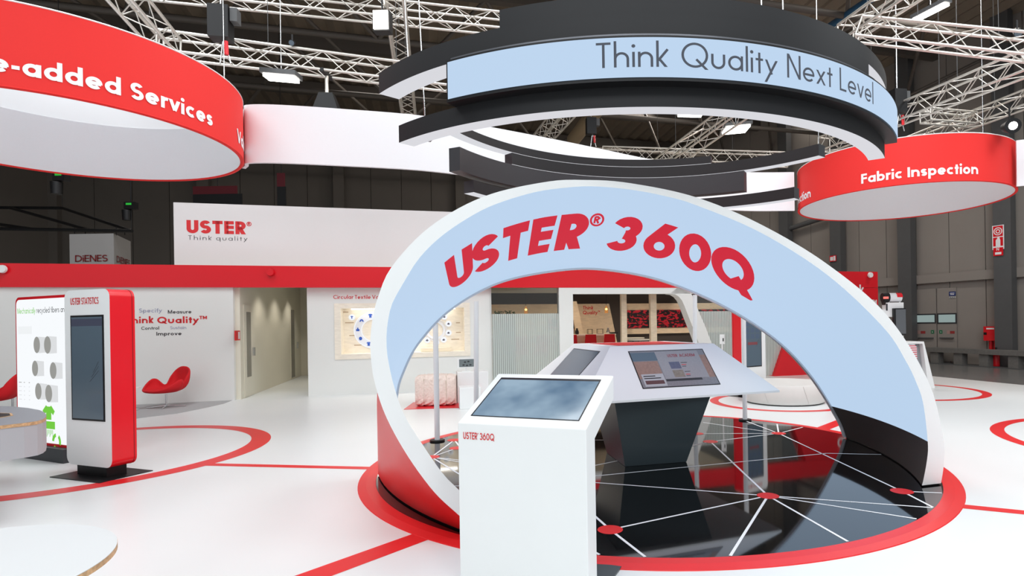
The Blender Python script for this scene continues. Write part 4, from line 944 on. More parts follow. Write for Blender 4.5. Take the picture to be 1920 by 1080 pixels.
m.hexa([(cut1 + w2 * .9, LO, zlow), (sc0 + .02, LO, zlow), (sc0 + .02, LO, zt), (cut0 + w2, LO, zt)], [(cut1 + w2 * .9, LO + .08, zlow), (sc0 + .02, LO + .08, zlow), (sc0 + .02, LO + .08, zt), (cut0 + w2, LO + .08, zt)])
m.box(sc0, b1_ + 2.4, LO, LO + .08, zlow, sz0); m.box(sc0, b1_ + 2.4, LO, LO + .08, sz1, zt)
tag(m.build('wall_lounge_wood', M['woodwarm']), 'pale wooden panelling on the lounge back wall', 'wall', kind='structure')
pa, pz = WP(1093, 580.5, LO); letters('lettering', 'Think', flat(BW(pa, LO, pz), WALL_EX, (0, 0, 1), WALL_N, .004), M['redtext'], bpy.data.objects['wall_lounge_wood'], .13, None, w=.17)
pa, pz = WP(1093, 589.5, LO); letters('lettering', 'Quality\u2122', flat(BW(pa, LO, pz), WALL_EX, (0, 0, 1), WALL_N, .004), M['redtext'], bpy.data.objects['wall_lounge_wood'], .13, None, w=.17)
# lit beam leaning inside
la, lb = WP(1075, 565, LO - .5), WP(1100, 628, LO - .5)
m = mk(); m.hexa([(la[0] - .12, LO - .5, la[1]), (la[0] + .12, LO - .5, la[1]), (lb[0] + .15, LO - .5, 0), (lb[0] - .15, LO - .5, 0)], [(la[0] - .12, LO - .4, la[1]), (la[0] + .12, LO - .4, la[1]), (lb[0] + .15, LO - .4, 0), (lb[0] - .15, LO - .4, 0)])
tag(m.build('trim_beam', M['woodwarm']), 'slanting pale beam inside the lounge', 'beam', kind='structure')
def dots():
    m = bpy.data.materials.new('red_dotted_display'); m.use_nodes = True; nt = m.node_tree; b = nt.nodes['Principled BSDF']
    b.inputs['Base Color'].default_value = (.01, .01, .012, 1); b.inputs['Roughness'].default_value = .3
    tc = nt.nodes.new('ShaderNodeTexCoord'); mp = nt.nodes.new('ShaderNodeMapping'); mp.inputs['Scale'].default_value = (7, 7, 14); n = nt.nodes.new('ShaderNodeTexNoise'); n.inputs['Scale'].default_value = 1; n.inputs['Detail'].default_value = 3
    cr = nt.nodes.new('ShaderNodeValToRGB'); cr.color_ramp.interpolation = 'CONSTANT'; cr.color_ramp.elements[0].color = (0, 0, 0, 1); cr.color_ramp.elements[1].position = .535; cr.color_ramp.elements[1].color = (*lin((170, 12, 28)), 1)
    nt.links.new(tc.outputs['Object'], mp.inputs['Vector']); nt.links.new(mp.outputs['Vector'], n.inputs['Vector']); nt.links.new(n.outputs['Fac'], cr.inputs['Fac']); nt.links.new(cr.outputs['Color'], b.inputs['Emission Color']); b.inputs['Emission Strength'].default_value = .8
    return m
DOT = dots()
m = mk(); m.box(sc0, b1_ + .6, LO - .03, LO + .02, sz0, sz1); tag(m.build('video_wall', DOT, origin=BW(sc0, LO, sz0)), 'long dark video wall with red speckles in the wooden lounge wall', 'screen')
x0, x1 = WP(1074, 600, LO)[0], WP(1084.5, 600, LO)[0]
m = mk(); m.box(x0 - .9, x1, LO - .05, LO - .005, WP(1079, 616, LO)[1], WP(1079, 596, LO)[1]); tag(m.build('video_panel', DOT, origin=BW(x0, LO, 1)), 'small dark video panel with red speckles at the left edge of the lounge opening', 'screen')
# bar counter, seats, glass lamps, tables
bo_ = 3.6; ba0, bz = WP(1066, 627.5, bo_); ba1, _ = WP(1155, 627.5, bo_)
t = thing('bar_counter', 'long wooden bar counter inside the lounge', 'counter', BW((ba0 + ba1) / 2, bo_, 0))
m = mk(); m.box(5.95, ba1, bo_, bo_ + .5, bz - .05, bz); m.build('worktop', M['wood'], t)
m = mk(); m.box(6.0, ba1 - .05, bo_ + .05, bo_ + .45, 0, bz - .05); m.build('front', M['woodwarm'], t)
def bar_chair(px):
    a = WP(px, 635, bo_ - .35)[0]; p = BW(a, bo_ - .35, 0)
    t = thing('bar_chair', 'red high bar chair at the lounge counter', 'chair', p, 'red bar chairs at the lounge counter')
    f = lambda: MB().at(p.x, p.y, 0, YAW)
    zb_, zs = WP(px, 627, bo_ - .35)[1], .72
    w0, w1 = .17, .21
    m = f(); m.hexa([(-w1, -.17, zs), (w1, -.17, zs), (w1, -.12, zs), (-w1, -.12, zs)], [(-w0, -.20, zb_), (w0, -.20, zb_), (w0, -.16, zb_), (-w0, -.16, zb_)]); m.build('backrest', M['redseat'], t)
    m = f(); m.box(-.21, .21, -.16, .2, zs - .05, zs); m.build('seat', M['redseat'], t)
    for sx_ in (-1, 1):
        for sy_ in (-1, 1): m = f(); m.tube((.17 * sx_, .15 * sy_ + .01, zs - .05), (.22 * sx_, .2 * sy_ + .01, 0), .014, 6); m.build('leg', M['woodwarm'], t)
    return t
labs = ('red bar chair at the left end of the counter, partly behind the white post', 'red bar chair left of the two in full view at the lounge counter', 'red bar chair at the right end of the lounge counter')
bars = [bar_chair(1105)]
for px in (1069, 1140):
    c = copy_tree(bars[0]); a = WP(px, 635, bo_ - .35)[0]; p = BW(a, bo_ - .35, 0); c.location = p; bars.append(c)
for o, l in zip((bars[1], bars[0], bars[2]), labs): label(o, l)
for px, lab in ((940, 'first'), (975, 'second'), (1015, 'third')):
    c = copy_tree(bars[0]); a = WP(px, 635, bo_ - .35)[0]; c.location = BW(a, bo_ - .35, 0)
    label(c, 'blurred red bar chair behind the striped glass, %s from the left' % lab)
for px, wd in ((1082, .05), (1107, .08), (1126, .1), (1140, .07), (1151, .06)):
    a = WP(px, 627, bo_ + .2)[0]; p = BW(a, bo_ + .2, bz)
    k = (1082, 1107, 1126, 1140, 1151).index(px)
    t = thing('counter_item', ('dark carafe', 'thin wire rack left of another rack', 'second thin wire rack', 'small glass jug', 'low dark tray')[k] + ' on the wooden bar counter', ('carafe', 'rack', 'rack', 'jug', 'tray')[k], p)
    t.name = ('carafe', 'wire_rack', 'wire_rack', 'glass_jug', 'tray')[k]
    m = MB().at(p.x, p.y, p.z, YAW)
    if k in (1, 2):
        for s0, s1 in (((-wd, 0, 0), (-wd, 0, .16)), ((wd, 0, 0), (wd, 0, .16)), ((-wd, 0, .16), (wd, 0, .16)), ((-wd, 0, .006), (wd, 0, .006)), ((-wd, .1, 0), (-wd, .1, .16)), ((wd, .1, 0), (wd, .1, .16)), ((-wd, .1, .16), (wd, .1, .16)), ((-wd, 0, .16), (-wd, .1, .16)), ((wd, 0, .16), (wd, .1, .16))): m.tube(s0, s1, .007, 5)
        m.build('wire_frame', M['blackmetal'], t)
    elif k == 4: m.box(-.12, .12, -.08, .08, 0, .05); m.build('tray_body', M['blackmetal'], t)
    else: m.lathe([(.05, 0), (.065, .03), (.06, .1), (.03, .16), (.035, .2)], 0, 0, 16); m.disc(0, 0, .001, .05, 16); m.build('vessel', M['blackmetal'] if k == 0 else M['steel'], t)
glassamber = glow('amber_lamp_glass', (206, 140, 76), .9); _nt = glassamber.node_tree; _tr = _nt.nodes.new('ShaderNodeBsdfTransparent'); _tr.inputs[0].default_value = (1, .8, .55, 1); _mx = _nt.nodes.new('ShaderNodeMixShader')
_nt.links.new(_nt.nodes['Principled BSDF'].outputs[0], _mx.inputs[1]); _nt.links.new(_tr.outputs[0], _mx.inputs[2]); _nt.links.new(_mx.outputs[0], _nt.nodes['Material Output'].inputs[0])
glassamber; bulb = glow('warm_bulb', (255, 226, 170), 4)
def pendant(px, py0, py1, off, lab):
    a, z1 = WP(px, py0, off); _, z0 = WP(px, py1, off); p = BW(a, off, 0)
    t = thing('pendant_lamp', lab, 'lamp', (p.x, p.y, 2.98), 'amber pendant lamps in the lounge')
    MB().tube((p.x, p.y, z1), (p.x, p.y, 2.98), .006, 6).build('cord', M['blackmetal'], t)
    h = z1 - z0; m = MB(); m.lathe([(.015, z1), (.03, z1 - .15 * h), (.052, z1 - .4 * h), (.056, z0)], p.x, p.y, 20); m.build('shade', glassamber, t)
    m = MB(); m.lathe([(.001, z1 - .3 * h), (.035, z1 - .4 * h), (.04, z1 - .52 * h), (.001, z1 - .65 * h)], p.x, p.y, 12); m.build('bulb', bulb, t)
pendant(986, 574, 588, 2.4, 'amber glass pendant lamp over the striped glass wall')
pendant(1136.7, 573, 587, 2.4, 'amber glass pendant lamp in front of the wooden wall lettering')
def lounge_table(px, py, w_, off, lab):
    a, z = WP(px, py, off); p = BW(a, off, 0)
    t = thing('bistro_table', lab, 'table', p, 'round wooden high tables in the lounge')
    m = MB(); m.drum(p.x, p.y, w_, z - .03, z, 32); m.build('table_top', M['wood'], t); m = MB(); m.drum(p.x, p.y, .035, .02, z - .03, 12); m.build('stem', M['blackmetal'], t); m = MB(); m.drum(p.x, p.y, .25, 0, .02, 24); m.build('foot', M['blackmetal'], t)
lounge_table(1187, 633, .36, 2.6, 'round wooden high table behind the left wooden post')
lounge_table(1198, 636, .36, 1.6, 'round wooden high table in front of the other one in the lounge')
t = thing('hedge_planter', 'green plants along the top of the striped glass at its left end', 'plant', BW(6.0, .6, gz - .4))
m = MB()
for k in range(160):
    a, o_, z = 5.85 + rnd.random() * .55, .25 + rnd.random() * .2, gz - .15 + rnd.random() * .2; p = BW(a, o_, z); q = Vector((rnd.uniform(-1, 1), rnd.uniform(-1, 1), rnd.uniform(-.2, 1))).normalized() * .07; s_ = q.orthogonal().normalized() * .02
    m.poly([p, p + q * .5 + s_, p + q, p + q * .5 - s_])
m.build('leaves', mat('dark_green_leaves', (62, 92, 44), .6, noise=.2, scale=8), t)
m = mk(); m.box(5.85, 6.4, .22, .5, 0, gz - .12); m.build('planter_box', M['darkgrey'], t)
zz = WP(985, 549, 2.2)[1]
m = mk(); m.box(WP(918, 549, 2.2)[0], WP(1060, 549, 2.2)[0], 2.2, 2.32, zz, 2.98); tag(m.build('trim_ceiling_strip', mat('pale_ceiling_strip', (206, 196, 178), .7)), 'added pale strip standing in for the lit lounge ceiling', 'beam', kind='structure')  # added strip in place of the downlit ceiling underside
for a, o_ in ((6.6, 3.2), (9, 3.4), (11.5, 3.4), (14, 3.4)): spot('lounge_light', *BW(a, o_, 2.9), *BW(a, o_ + .3, 0), 95, 150, .9, .06, (1, .86, .7))
# right of the opening: striped glass, then the red end wall
pane(2, WP(1304, 600)[0], WP(1392, 600)[0], WP(1340, 583.5)[1], 'striped glass beside the slanting white frame leg')
g2a, g2b = WP(1430, 640)[0], WP(1500, 640)[0]
pane(3, WP(1432, 640)[0], 14.6, 1.62, 'striped glass left of the red end wall')
m = mk(); x0 = WP(1424, 640)[0]; m.box(WP(1386, 640)[0], WP(1432, 640)[0], .05, .15, 0, FZ0); tag(m.build('wall_post', M['wallwhite']), 'white post behind the far tall screen unit', 'wall', kind='structure')
r0_ = WP(1450, 703, -.02); r1_ = WP(1466, 655, -.02); sl = (r1_[0] - r0_[0]) / (r1_[1] - r0_[1]); re = WP(1645, 560, -.02)[0]
m = mk(); m.hexa([(r0_[0], -.05, 0), (re, -.05, 0), (re, -.05, FZ0 - .005), (r0_[0] + sl * (FZ0 - .005), -.05, FZ0 - .005)], [(r0_[0], .3, 0), (re, .3, 0), (re, .3, FZ0 - .005), (r0_[0] + sl * (FZ0 - .005), .3, FZ0 - .005)])
m.box(15.6, re, -.05, .3, FZ0 + .005, FZ1)
w_end = tag(m.build('wall_end', M['redmetal']), 'red end wall of the stand with slanting left edge', 'wall', kind='structure')
pa, pz = WP(1620, 561, -.05)[0], WP(1621, 553, -.05)[1]
polys, L = text_polys('Think', w=.17); hh = .30
letters('lettering', 'Think', flat(BW(pa - L * hh, -.05, pz), WALL_EX, (0, 0, 1), WALL_N, .004), M['white_text'], w_end, hh, None, w=.17)
pb, pz2 = WP(1634, 569.5, -.05)
polys, L = text_polys('Quality', w=.17); letters('lettering', 'Quality', flat(BW(pb - L * hh - .04, -.05, pz2 - .12), WALL_EX, (0, 0, 1), WALL_N, .004), M['white_text'], w_end, hh, None, w=.17)
letters('lettering', '\u2122', flat(BW(pb - .02, -.05, pz2 - .24), WALL_EX, (0, 0, 1), WALL_N, .004), M['white_text'], w_end, .36, None)
# tablet holder
q = F(1356, 738); t = thing('tablet_stand', 'white tablet on a slim stand before the striped glass', 'tablet stand', (q.x, q.y, 0))
zt_, zb2 = at(1357, 627, q.y).z, at(1357, 645, q.y).z
MB().tube((q.x, q.y, .02), (q.x, q.y, zb2), .018, 10).build('post', M['white'], t); m = MB(); m.drum(q.x, q.y, .16, 0, .02, 24); m.build('foot', M['white'], t)
wpx = (at(1362, 636, q.y).x - at(1353, 636, q.y).x) / 2
m = MB().at(q.x, q.y, 0, R(-15)); m.box(-wpx, wpx, -.02, .02, zb2, zt_); m.build('tablet', M['white'], t); m = MB().at(q.x, q.y, 0, R(-15)); m.box(wpx * .1, wpx * .6, -.023, -.02, zb2 + .06, zb2 + .13); m.build('reader', M['darkgrey'], t)
# round seat in the floor ring
cx, cy = RING['seat'][:2]
t = thing('round_pouf', 'low round pale seat inside a red floor ring, seen under the arch', 'seat', (cx + .06, cy, 0))
m = MB(); m.lathe([(.74, .02), (.775, .05), (.78, .36), (.765, .385)], cx + .06, cy, 64); m.disc(cx + .06, cy, .385, .765, 64); m.build('cushion', mat('pale_grey_upholstery', (218, 216, 212), .7, noise=.04, scale=8), t)
m = MB(); m.drum(cx + .06, cy, .70, 0, .03, 48); m.build('base', M['blackmetal'], t)
for a in (-75, -20, -130): m = MB(); m.tube((cx + .06 + .782 * math.cos(R(a)), cy + .782 * math.sin(R(a)), .05), (cx + .06 + .782 * math.cos(R(a - 8)), cy + .782 * math.sin(R(a - 8)), .37), .003, 4); m.build('seam', mat('seam_thread', (190, 188, 184), .8), t)

# ------------------------------------------------------------------ inspection machine at the far right ring
q = F(1733, 727); mx_, my_ = q.x, q.y; myaw = R(8)
t = thing('inspection_machine', 'white inspection stand with grey roller head and dark screen at the far right ring', 'machine', (mx_ - .5, my_ + .3, 0))
zt = at(1733, 640, my_).z
L_ = lambda px, y_=my_: at(px, 650, y_).x
x_l, x_r = L_(1659), L_(1701)
fm = lambda: MB().at(mx_, my_, 0, 0)
X = lambda px: at(px, 650, my_).x - mx_
Zh = lambda py: at(1680, py, my_).z
m = fm(); m.box(X(1659), X(1667.5), .1, .35, 0, Zh(580)); m.box(X(1667.5), X(1700), .1, .3, Zh(594), Zh(567)); m.box(X(1689), X(1700), .12, .3, 0, Zh(630)); m.build('frame', M['white'], t)
m = fm(); m.hexa([(X(1666.5), .08, Zh(582)), (X(1669), .08, Zh(582)), (X(1669), .08, Zh(569)), (X(1666.5), .08, Zh(569))], [(X(1666.5), .1, Zh(582)), (X(1669), .1, Zh(582)), (X(1669), .1, Zh(569)), (X(1666.5), .1, Zh(569))]); m.build('slot', M['darkgrey'], t)
m = fm(); m.box(X(1678), X(1700.5), .02, .1, Zh(628), Zh(578)); m.build('screen_bezel', M['blackmetal'], t)
m = fm(); m.box(X(1681.5), X(1700), .015, .02, Zh(626), Zh(580)); m.build('display', mat('dim_grey_display', (92, 96, 100), .3), t)
za, zb_ = Zh(551), Zh(563); zc, zr = (za + zb_) / 2, (za - zb_) / 2 + .03
m = fm(); m.tube((X(1674), .2, zc), (X(1698), .2, zc), zr, 24); m.build('roller_head', M['greymetal'], t)
m = fm(); m.tube((X(1664), .2, zc), (X(1675), .2, zc), zr * 1.02, 24, zr * 1.12); m.hexa([(X(1664), .1, zc), (X(1675), .1, zc), (X(1675), .3, zc), (X(1664), .3, zc)], [(X(1666), .14, Zh(571)), (X(1670), .14, Zh(571)), (X(1670), .26, Zh(571)), (X(1666), .26, Zh(571))]); m.build('head_cap', M['blackmetal'], t)
m = fm(); m.arc(0, 0, 1, 1, 0, 0, 0, 1) if 0 else m.grid(lambda a_, q: (X(1688) + (X(1698.5) - X(1688)) * q, .2 - (zr + .006) * math.sin(R(20 + 70 * a_)), zc + (zr + .006) * math.cos(R(20 + 70 * a_))), 10, 1); m.build('red_label', M['redmetal'], t)
m = fm(); m.box(X(1660.5), X(1668.5), .02, .07, zc - .035, zc + .015); m.build('signal_light', glow('red_signal_light', (250, 120, 110), 1.2), t)
for px in (1676, 1697): m = fm(); m.tube((X(px), .2, Zh(568)), (X(px), .2, zc), .02, 8); m.build('bracket', M['white'], t)
def desk_pt(px, py, y_): return (at(px, py, my_ + y_).x - mx_, y_, at(px, py, my_ + y_).z)
yd = .0
a_, b_, c_, d_2 = desk_pt(1690, 641, yd), desk_pt(1729, 641, yd), desk_pt(1731, 645, yd), desk_pt(1690, 645, yd)
m = fm(); m.hexa([(X(1686), -.05, Zh(645)), (X(1731), -.05, Zh(645)), (X(1731), .55, Zh(645)), (X(1686), .55, Zh(645))], [(X(1686), -.05, Zh(641)), (X(1730), -.05, Zh(641)), (X(1730), .55, Zh(641)), (X(1686), .55, Zh(641))])
m.hexa([(X(1737), -.05, 0), (X(1749.5), -.05, 0), (X(1749.5), .55, 0), (X(1737), .55, 0)], [(X(1728), -.05, Zh(645)), (X(1731), -.05, Zh(645)), (X(1731), .55, Zh(645)), (X(1728), .55, Zh(645))]); m.build('desk', M['white'], t)
m = fm(); m.hexa([(X(1719), .1, 0), (X(1737), .1, 0), (X(1737), .5, 0), (X(1719), .5, 0)], [(X(1719), .1, Zh(646)), (X(1728), .1, Zh(646)), (X(1728), .5, Zh(646)), (X(1719), .5, Zh(646))]); m.build('desk_panel', mat('grey_desk_panel', (150, 153, 157), .5), t)
def stripes():
    m = bpy.data.materials.new('red_striped_fabric'); m.use_nodes = True; nt = m.node_tree; b = nt.nodes['Principled BSDF']; b.inputs['Roughness'].default_value = .8
    tc = nt.nodes.new('ShaderNodeTexCoord'); wv = nt.nodes.new('ShaderNodeTexWave'); wv.bands_direction = 'Z'; wv.inputs['Scale'].default_value = 6.5
    cr = nt.nodes.new('ShaderNodeValToRGB'); cr.color_ramp.interpolation = 'CONSTANT'; cr.color_ramp.elements[0].color = (*lin((206, 70, 84)), 1); cr.color_ramp.elements[1].position = .4; cr.color_ramp.elements[1].color = (*lin((232, 224, 228)), 1)
    nt.links.new(tc.outputs['Object'], wv.inputs['Vector']); nt.links.new(wv.outputs['Color'], cr.inputs['Fac']); nt.links.new(cr.outputs['Color'], b.inputs['Base Color']); return m
m = fm(); zz0, zz1 = Zh(690), Zh(646)
P_ = [(X(1690), zz1), (X(1714), zz1), (X(1718), zz1 - .06), (X(1719), zz0), (X(1690), zz0)]
m.hexa([(x, -.02, z) for x, z in P_], [(x, .09, z) for x, z in P_]); m.build('fabric_roll', stripes(), t)

# ------------------------------------------------------------------ along the hall's right wall
rt = lambda: MB().at(R0[0], R0[1], 0, ryaw)          # x along the wall (away), y into the hall
def rwall(px, py, off=0.): return RW(px, py, off)
def RP(b, off, z): return Vector(rw(b, off, z))
zdt = rwall(1755, 541)[1]
def hall_door(n, x0, x1, w0, w1, wy0, wy1, lab, green, redx):
    b0, b1 = sorted((rwall(x0, 600)[0], rwall(x1, 600)[0]))
    m = rt(); m.box(b0, b1, .005, .05, .02, zdt); o = tag(m.build('door_%d' % n, M['cladding']), lab, 'door', kind='structure')
    c0, c1 = sorted((rwall(w0, 600)[0], rwall(w1, 600)[0])); z0, z1 = rwall(w0, wy1)[1], rwall(w0, wy0)[1]
    m = rt(); m.box(c0 - .05, c1 + .05, .05, .06, z0 - .05, z1 + .05); m.build('window_frame', M['darkgrey'], o)
    m = rt(); m.box(c0, c1, .06, .064, z0, z1); m.build('pane', glow('daylit_pane', (150, 168, 166), .8), o)
    zp = rwall((x0 + x1) / 2, 633.5)[1]
    m = rt(); m.box(b0 + .1, b1 - .1, .06, .12, zp - .02, zp + .02); m.build('push_bar', M['column'], o)
    def sticker(nm, p0, p1, q0, q1, mt, lift=.052):
        k0, k1 = sorted((rwall(p0, 620)[0], rwall(p1, 620)[0])); m = rt(); m.box(k0, k1, lift, lift + .003, rwall(p0, q1)[1], rwall(p0, q0)[1]); m.build(nm, mt, o); return k0, k1
    g0, g1 = sticker('exit_sticker', green - 3, green + 3, 619, 625.5, mat('green_exit_sticker', (28, 108, 70), .5))
    g0, gz_ = (g0 + g1) / 2, rwall(green, 622.3)[1]; s_ = 1 if n == 3 else -1; sc_ = (g1 - g0) * 1.0
    m = rt(); m.poly([(g0 + s_ * x * sc_ * 5, .058, gz_ + z * sc_ * 5) for x, z in ((-.06, .05), (-.02, .05), (.03, .0), (.03, .05), (.06, .05), (.06, -.06), (-.05, -.06), (-.05, -.03), (0, -.03))]); m.build('arrow', M['white_text'], o)
    sticker('red_sticker', redx - 3, redx + 5.5, 620.5, 625.5, mat('dull_red_sticker', (150, 48, 48), .6)); sticker('hatched_sticker', redx - 9, redx - 3.5, 619.5, 626, mat('pale_pink_sticker', (170, 136, 130), .6))
hall_door(3, 1757, 1719, 1754, 1721.5, 590.5, 604, 'left leaf of the grey hall door with small window', 1750, 1731)
hall_door(4, 1795, 1759, 1793, 1761.5, 589.5, 604.2, 'right leaf of the grey hall door with small window', 1765.5, 1786)
def wall_sign(name, lab, x0, x1, y0, y1, mt, off=.0, bits=()):
    b0, b1 = sorted((rwall(x0, (y0 + y1) / 2, off)[0], rwall(x1, (y0 + y1) / 2, off)[0])); z1, z0 = rwall(x0, y0, off)[1], rwall(x0, y1, off)[1]
    t = thing(name, lab, 'sign', RP((b0 + b1) / 2, off, z0)); m = rt(); m.box(b0, b1, off, off + .02, z0, z1); m.build('sign_board', mt, t)
    for (fx0, fx1, fy0, fy1, mm) in bits:
        m = rt(); m.box(b0 + (b1 - b0) * (1 - fx1), b0 + (b1 - b0) * (1 - fx0), off + .02, off + .023, z0 + (z1 - z0) * fy0, z0 + (z1 - z0) * fy1); m.build('pictogram', mm, t)
    return t, b0, b1, z0, z1
wall_sign('gate_sign', 'blue sign high on the right leaf of the hall door', 1780, 1792, 547, 555, mat('blue_sign_enamel', (30, 52, 110), .5), .055, ((.15, .85, .55, .7, M['white_text']), (.2, .8, .25, .4, M['white_text'])))
wall_sign('number_strip', 'white strip with marks under the blue door sign', 1780.5, 1792, 556, 559, mat('white_sign_strip', (200, 202, 204), .5), .055, ((.1, .3, .3, .7, M['darkgrey']), (.42, .6, .3, .7, M['darkgrey']), (.72, .9, .3, .7, M['darkgrey'])))
o_, b0, b1, z0, z1 = wall_sign('fire_sign', 'tall red hydrant and extinguisher sign on the hall column at the right', 1861, 1883, 424, 469, M['white_text'], .52, ((.08, .92, .54, .97, M['redmetal']), (.08, .92, .14, .5, M['redmetal']), (.08, .92, -.26, .08, M['redmetal'])))
bm_, zm = (b0 + b1) / 2, z0 + (z1 - z0) * .75
for r_ in (.13, .07): m = rt(); m.grid(lambda a, q: (bm_ + (r_ - .03 * q) * math.cos(2 * PI * a), .545, zm + (r_ - .03 * q) * math.sin(2 * PI * a)), 28, 1, False); m.build('hose_pictogram', M['white_text'], o_)
zm = z0 + (z1 - z0) * .31; m = rt(); m.poly([(bm_ + x, .545, zm + z) for x, z in ((-.07, -.14), (.07, -.14), (.07, .06), (.02, .12), (.02, .15), (-.05, .15), (-.05, .11), (-.07, .06))]); m.build('extinguisher_pictogram', M['white_text'], o_)
zm = z0 - (z1 - z0) * .05; 
letters('lettering', 'N', lambda x, y: RP(b1 - (b1 - b0) * .35 - x, .546, zm + y), M['white_text'], o_, .10, .08, w=.16)
m = rt(); m.box(b0 + .08, b1 - .08, .544, .546, z0 - (z1 - z0) * .21, z0 - (z1 - z0) * .11); m.build('number_field', M['white_text'], o_)
wall_sign('hydrant_sign', 'small red and white fire sign on the distant column behind the arch', 1556, 1568, 480, 491, M['redmetal'], .52, ((.1, .55, .15, .8, M['white_text']), (.62, .92, .1, .9, M['white_text'])))
wall_sign('hose_sign', 'narrow red sign above the red hydrant cabinet beside the column', 1869.5, 1872, 591, 603, M['redmetal'], .2)
# hydrant cabinet, extinguisher
cb, cz1 = rwall(1862, 612, .3); cz0 = rwall(1862, 639, .3)[1]; cb0, cb1 = sorted((rwall(1852.5, 625, .3)[0], rwall(1872, 625, .3)[0]))
cb0 = max(cb0, COLS[3] + .28); cb1 = cb0 + .42
t = thing('hydrant_cabinet', 'red hydrant cabinet on pipes beside the hall column', 'cabinet', RP((cb0 + cb1) / 2, .3, 0))
m = rt(); m.box(cb0, cb1, .02, .3, cz0, cz1); m.build('body', M['redmetal'], t); m = rt(); m.box((cb0 + cb1) / 2 - .12, (cb0 + cb1) / 2 + .12, .3, .303, cz1 - .1, cz1 - .05); m.build('label_plate', M['white_text'], t)
m = rt(); m.box(cb1 - .1, cb1 - .02, .3, .33, (cz0 + cz1) / 2 - .04, (cz0 + cz1) / 2 + .04); m.build('lock', M['blackmetal'], t)
for f_ in (.3, .62): m = rt(); m.tube((cb0 + (cb1 - cb0) * f_, .16, -.04), (cb0 + (cb1 - cb0) * f_, .16, cz0), .06 if f_ > .5 else .05, 10); m.build('pipe', M['redmetal'], t)
p = RP(COLS[3] + .16, .64, -.04)
t = thing('fire_extinguisher', 'red fire extinguisher with pale band on the hall floor under the hydrant cabinet', 'extinguisher', p)
m = MB(); m.lathe([(.001, -.04), (.095, -.04), (.1, .0), (.1, .42), (.07, .5), (.035, .53)], p.x, p.y, 20); m.build('cylinder', M['redmetal'], t)
m = MB(); m.tube((p.x, p.y, .53), (p.x, p.y, .6), .03, 10); m.build('valve', M['blackmetal'], t); m = MB(); m.lathe([(.102, .38), (.102, .44)], p.x, p.y, 20); m.build('band', M['white_text'], t)
# low barrier
g0 = F(1745, 652, .55); 
fa, fb = F(1757, 681, -.04), F(1990, 697, -.04); fd = (fb - fa).normalized(); fn = Vector((-fd.y, fd.x, 0))
zt_ = at(1757, 651.5, fa.y).z
t = thing('barrier_bench', 'low stone barrier running along the hall wall at the right', 'barrier', fa)
stone = mat('weathered_stone', (112, 111, 108), .8, noise=.25, scale=14)
L = (F(1990, 697, -.04) - fa).length; byw = math.atan2(fd.y, fd.x)
m = MB().at(fa.x, fa.y, 0, byw); m.box(-.35, L, -.18, .18, zt_ - .16, zt_); m.build('rail', stone, t)
for px, py in ((1757, 681), (1802, 684), (1857, 687), (1909, 691), (1965, 695)):
    p = F(px, py, -.04); d = (p - fa).dot(fd)
    m = MB().at(fa.x, fa.y, 0, byw); m.box(d - .16, d + .16, -.13, .13, -.04, zt_ - .16); m.build('leg', stone, t)
    m = MB().at(fa.x, fa.y, 0, byw); m.box(d - .45, d + .45, -.3, .3, -.04, -.02); m.build('foot_plate', M['column'], t)

# ------------------------------------------------------------------ hanging drum signs
def wire(name, lab, top, low, r=.006, grp='suspension wires'):
    t = MB(); t.tube(low, top, r, 5); return tag(t.build(name, M['steel'], origin=top), lab, 'wire', grp)
def drum_sign(lab, cx, cy, r, z0, z1, text, starts, zb, hh, span):
    t = thing('hanging_ring_sign', lab, 'sign', (cx, cy, z0))
    m = MB(); m.grid(lambda a, q: (cx + r * math.cos(2 * PI * a), cy + r * math.sin(2 * PI * a), z0 + (z1 - z0) * q), 128, 1, True, True); m.build('outer_banner', M['redfabric'], t)
    m = MB(); m.grid(lambda a, q: (cx + (r - .04) * math.cos(2 * PI * a), cy + (r - .04) * math.sin(2 * PI * a), z1 + (z0 - z1) * q), 128, 1, True, True); m.build('inner_banner', M['whitefabric'], t)
    for z in (z0, z1):
        m = MB(); m.grid(lambda a, q: (cx + (r - .02 + .026 * math.cos(2 * PI * q)) * math.cos(2 * PI * a), cy + (r - .02 + .026 * math.cos(2 * PI * q)) * math.sin(2 * PI * a), z + .014 * math.sin(2 * PI * q)), 128, 8, True, True); m.build('hoop', M['white'] if z == z1 else M['redfabric'], t)
    m = MB(); m.disc(cx, cy, z1 - .03, r - .03, 96); m.build('top_cover', M['covertextile'], t)
    for a in starts: letters('lettering', text, around(cx, cy, r + .006, a, zb), M['white_text'], t, hh, R(span) * r, w=.205, X=.70, track=.1)
    return t
VR = (-6.63, 7.40, 1.975); FR = (6.87, 12.64, 2.079)
drum_sign('large red ring sign hanging at the upper left, white inside', *VR, 4.017, 4.87, 'Value-added Services', (-79.9, 14.3), 4.15, .185, 76.6)
drum_sign('red ring sign with fabric wording hanging at the right, white inside', *FR, 4.10, 4.97, 'Fabric Inspection', (-226.4, -136.4, -46.5), 4.215, .185, 55.7)
wire('suspension_wire', 'thin steel wire holding the left red ring sign', (VR[0] + VR[2] * math.cos(R(4)), VR[1] + VR[2] * math.sin(R(4)), 7.4), (VR[0] + VR[2] * math.cos(R(4)), VR[1] + VR[2] * math.sin(R(4)), 4.86))
p = at(117, 24, 5.7); wire('suspension_wire', 'thin steel wire above the top edge of the left red ring sign', (p.x, p.y, 8.5), (p.x, p.y, 4.87))
p = at(1843, 246, FR[1] - 1.6); wire('suspension_wire', 'thin steel wire holding the right red ring sign', (p.x, p.y, 8.8), (p.x, p.y, 4.97))

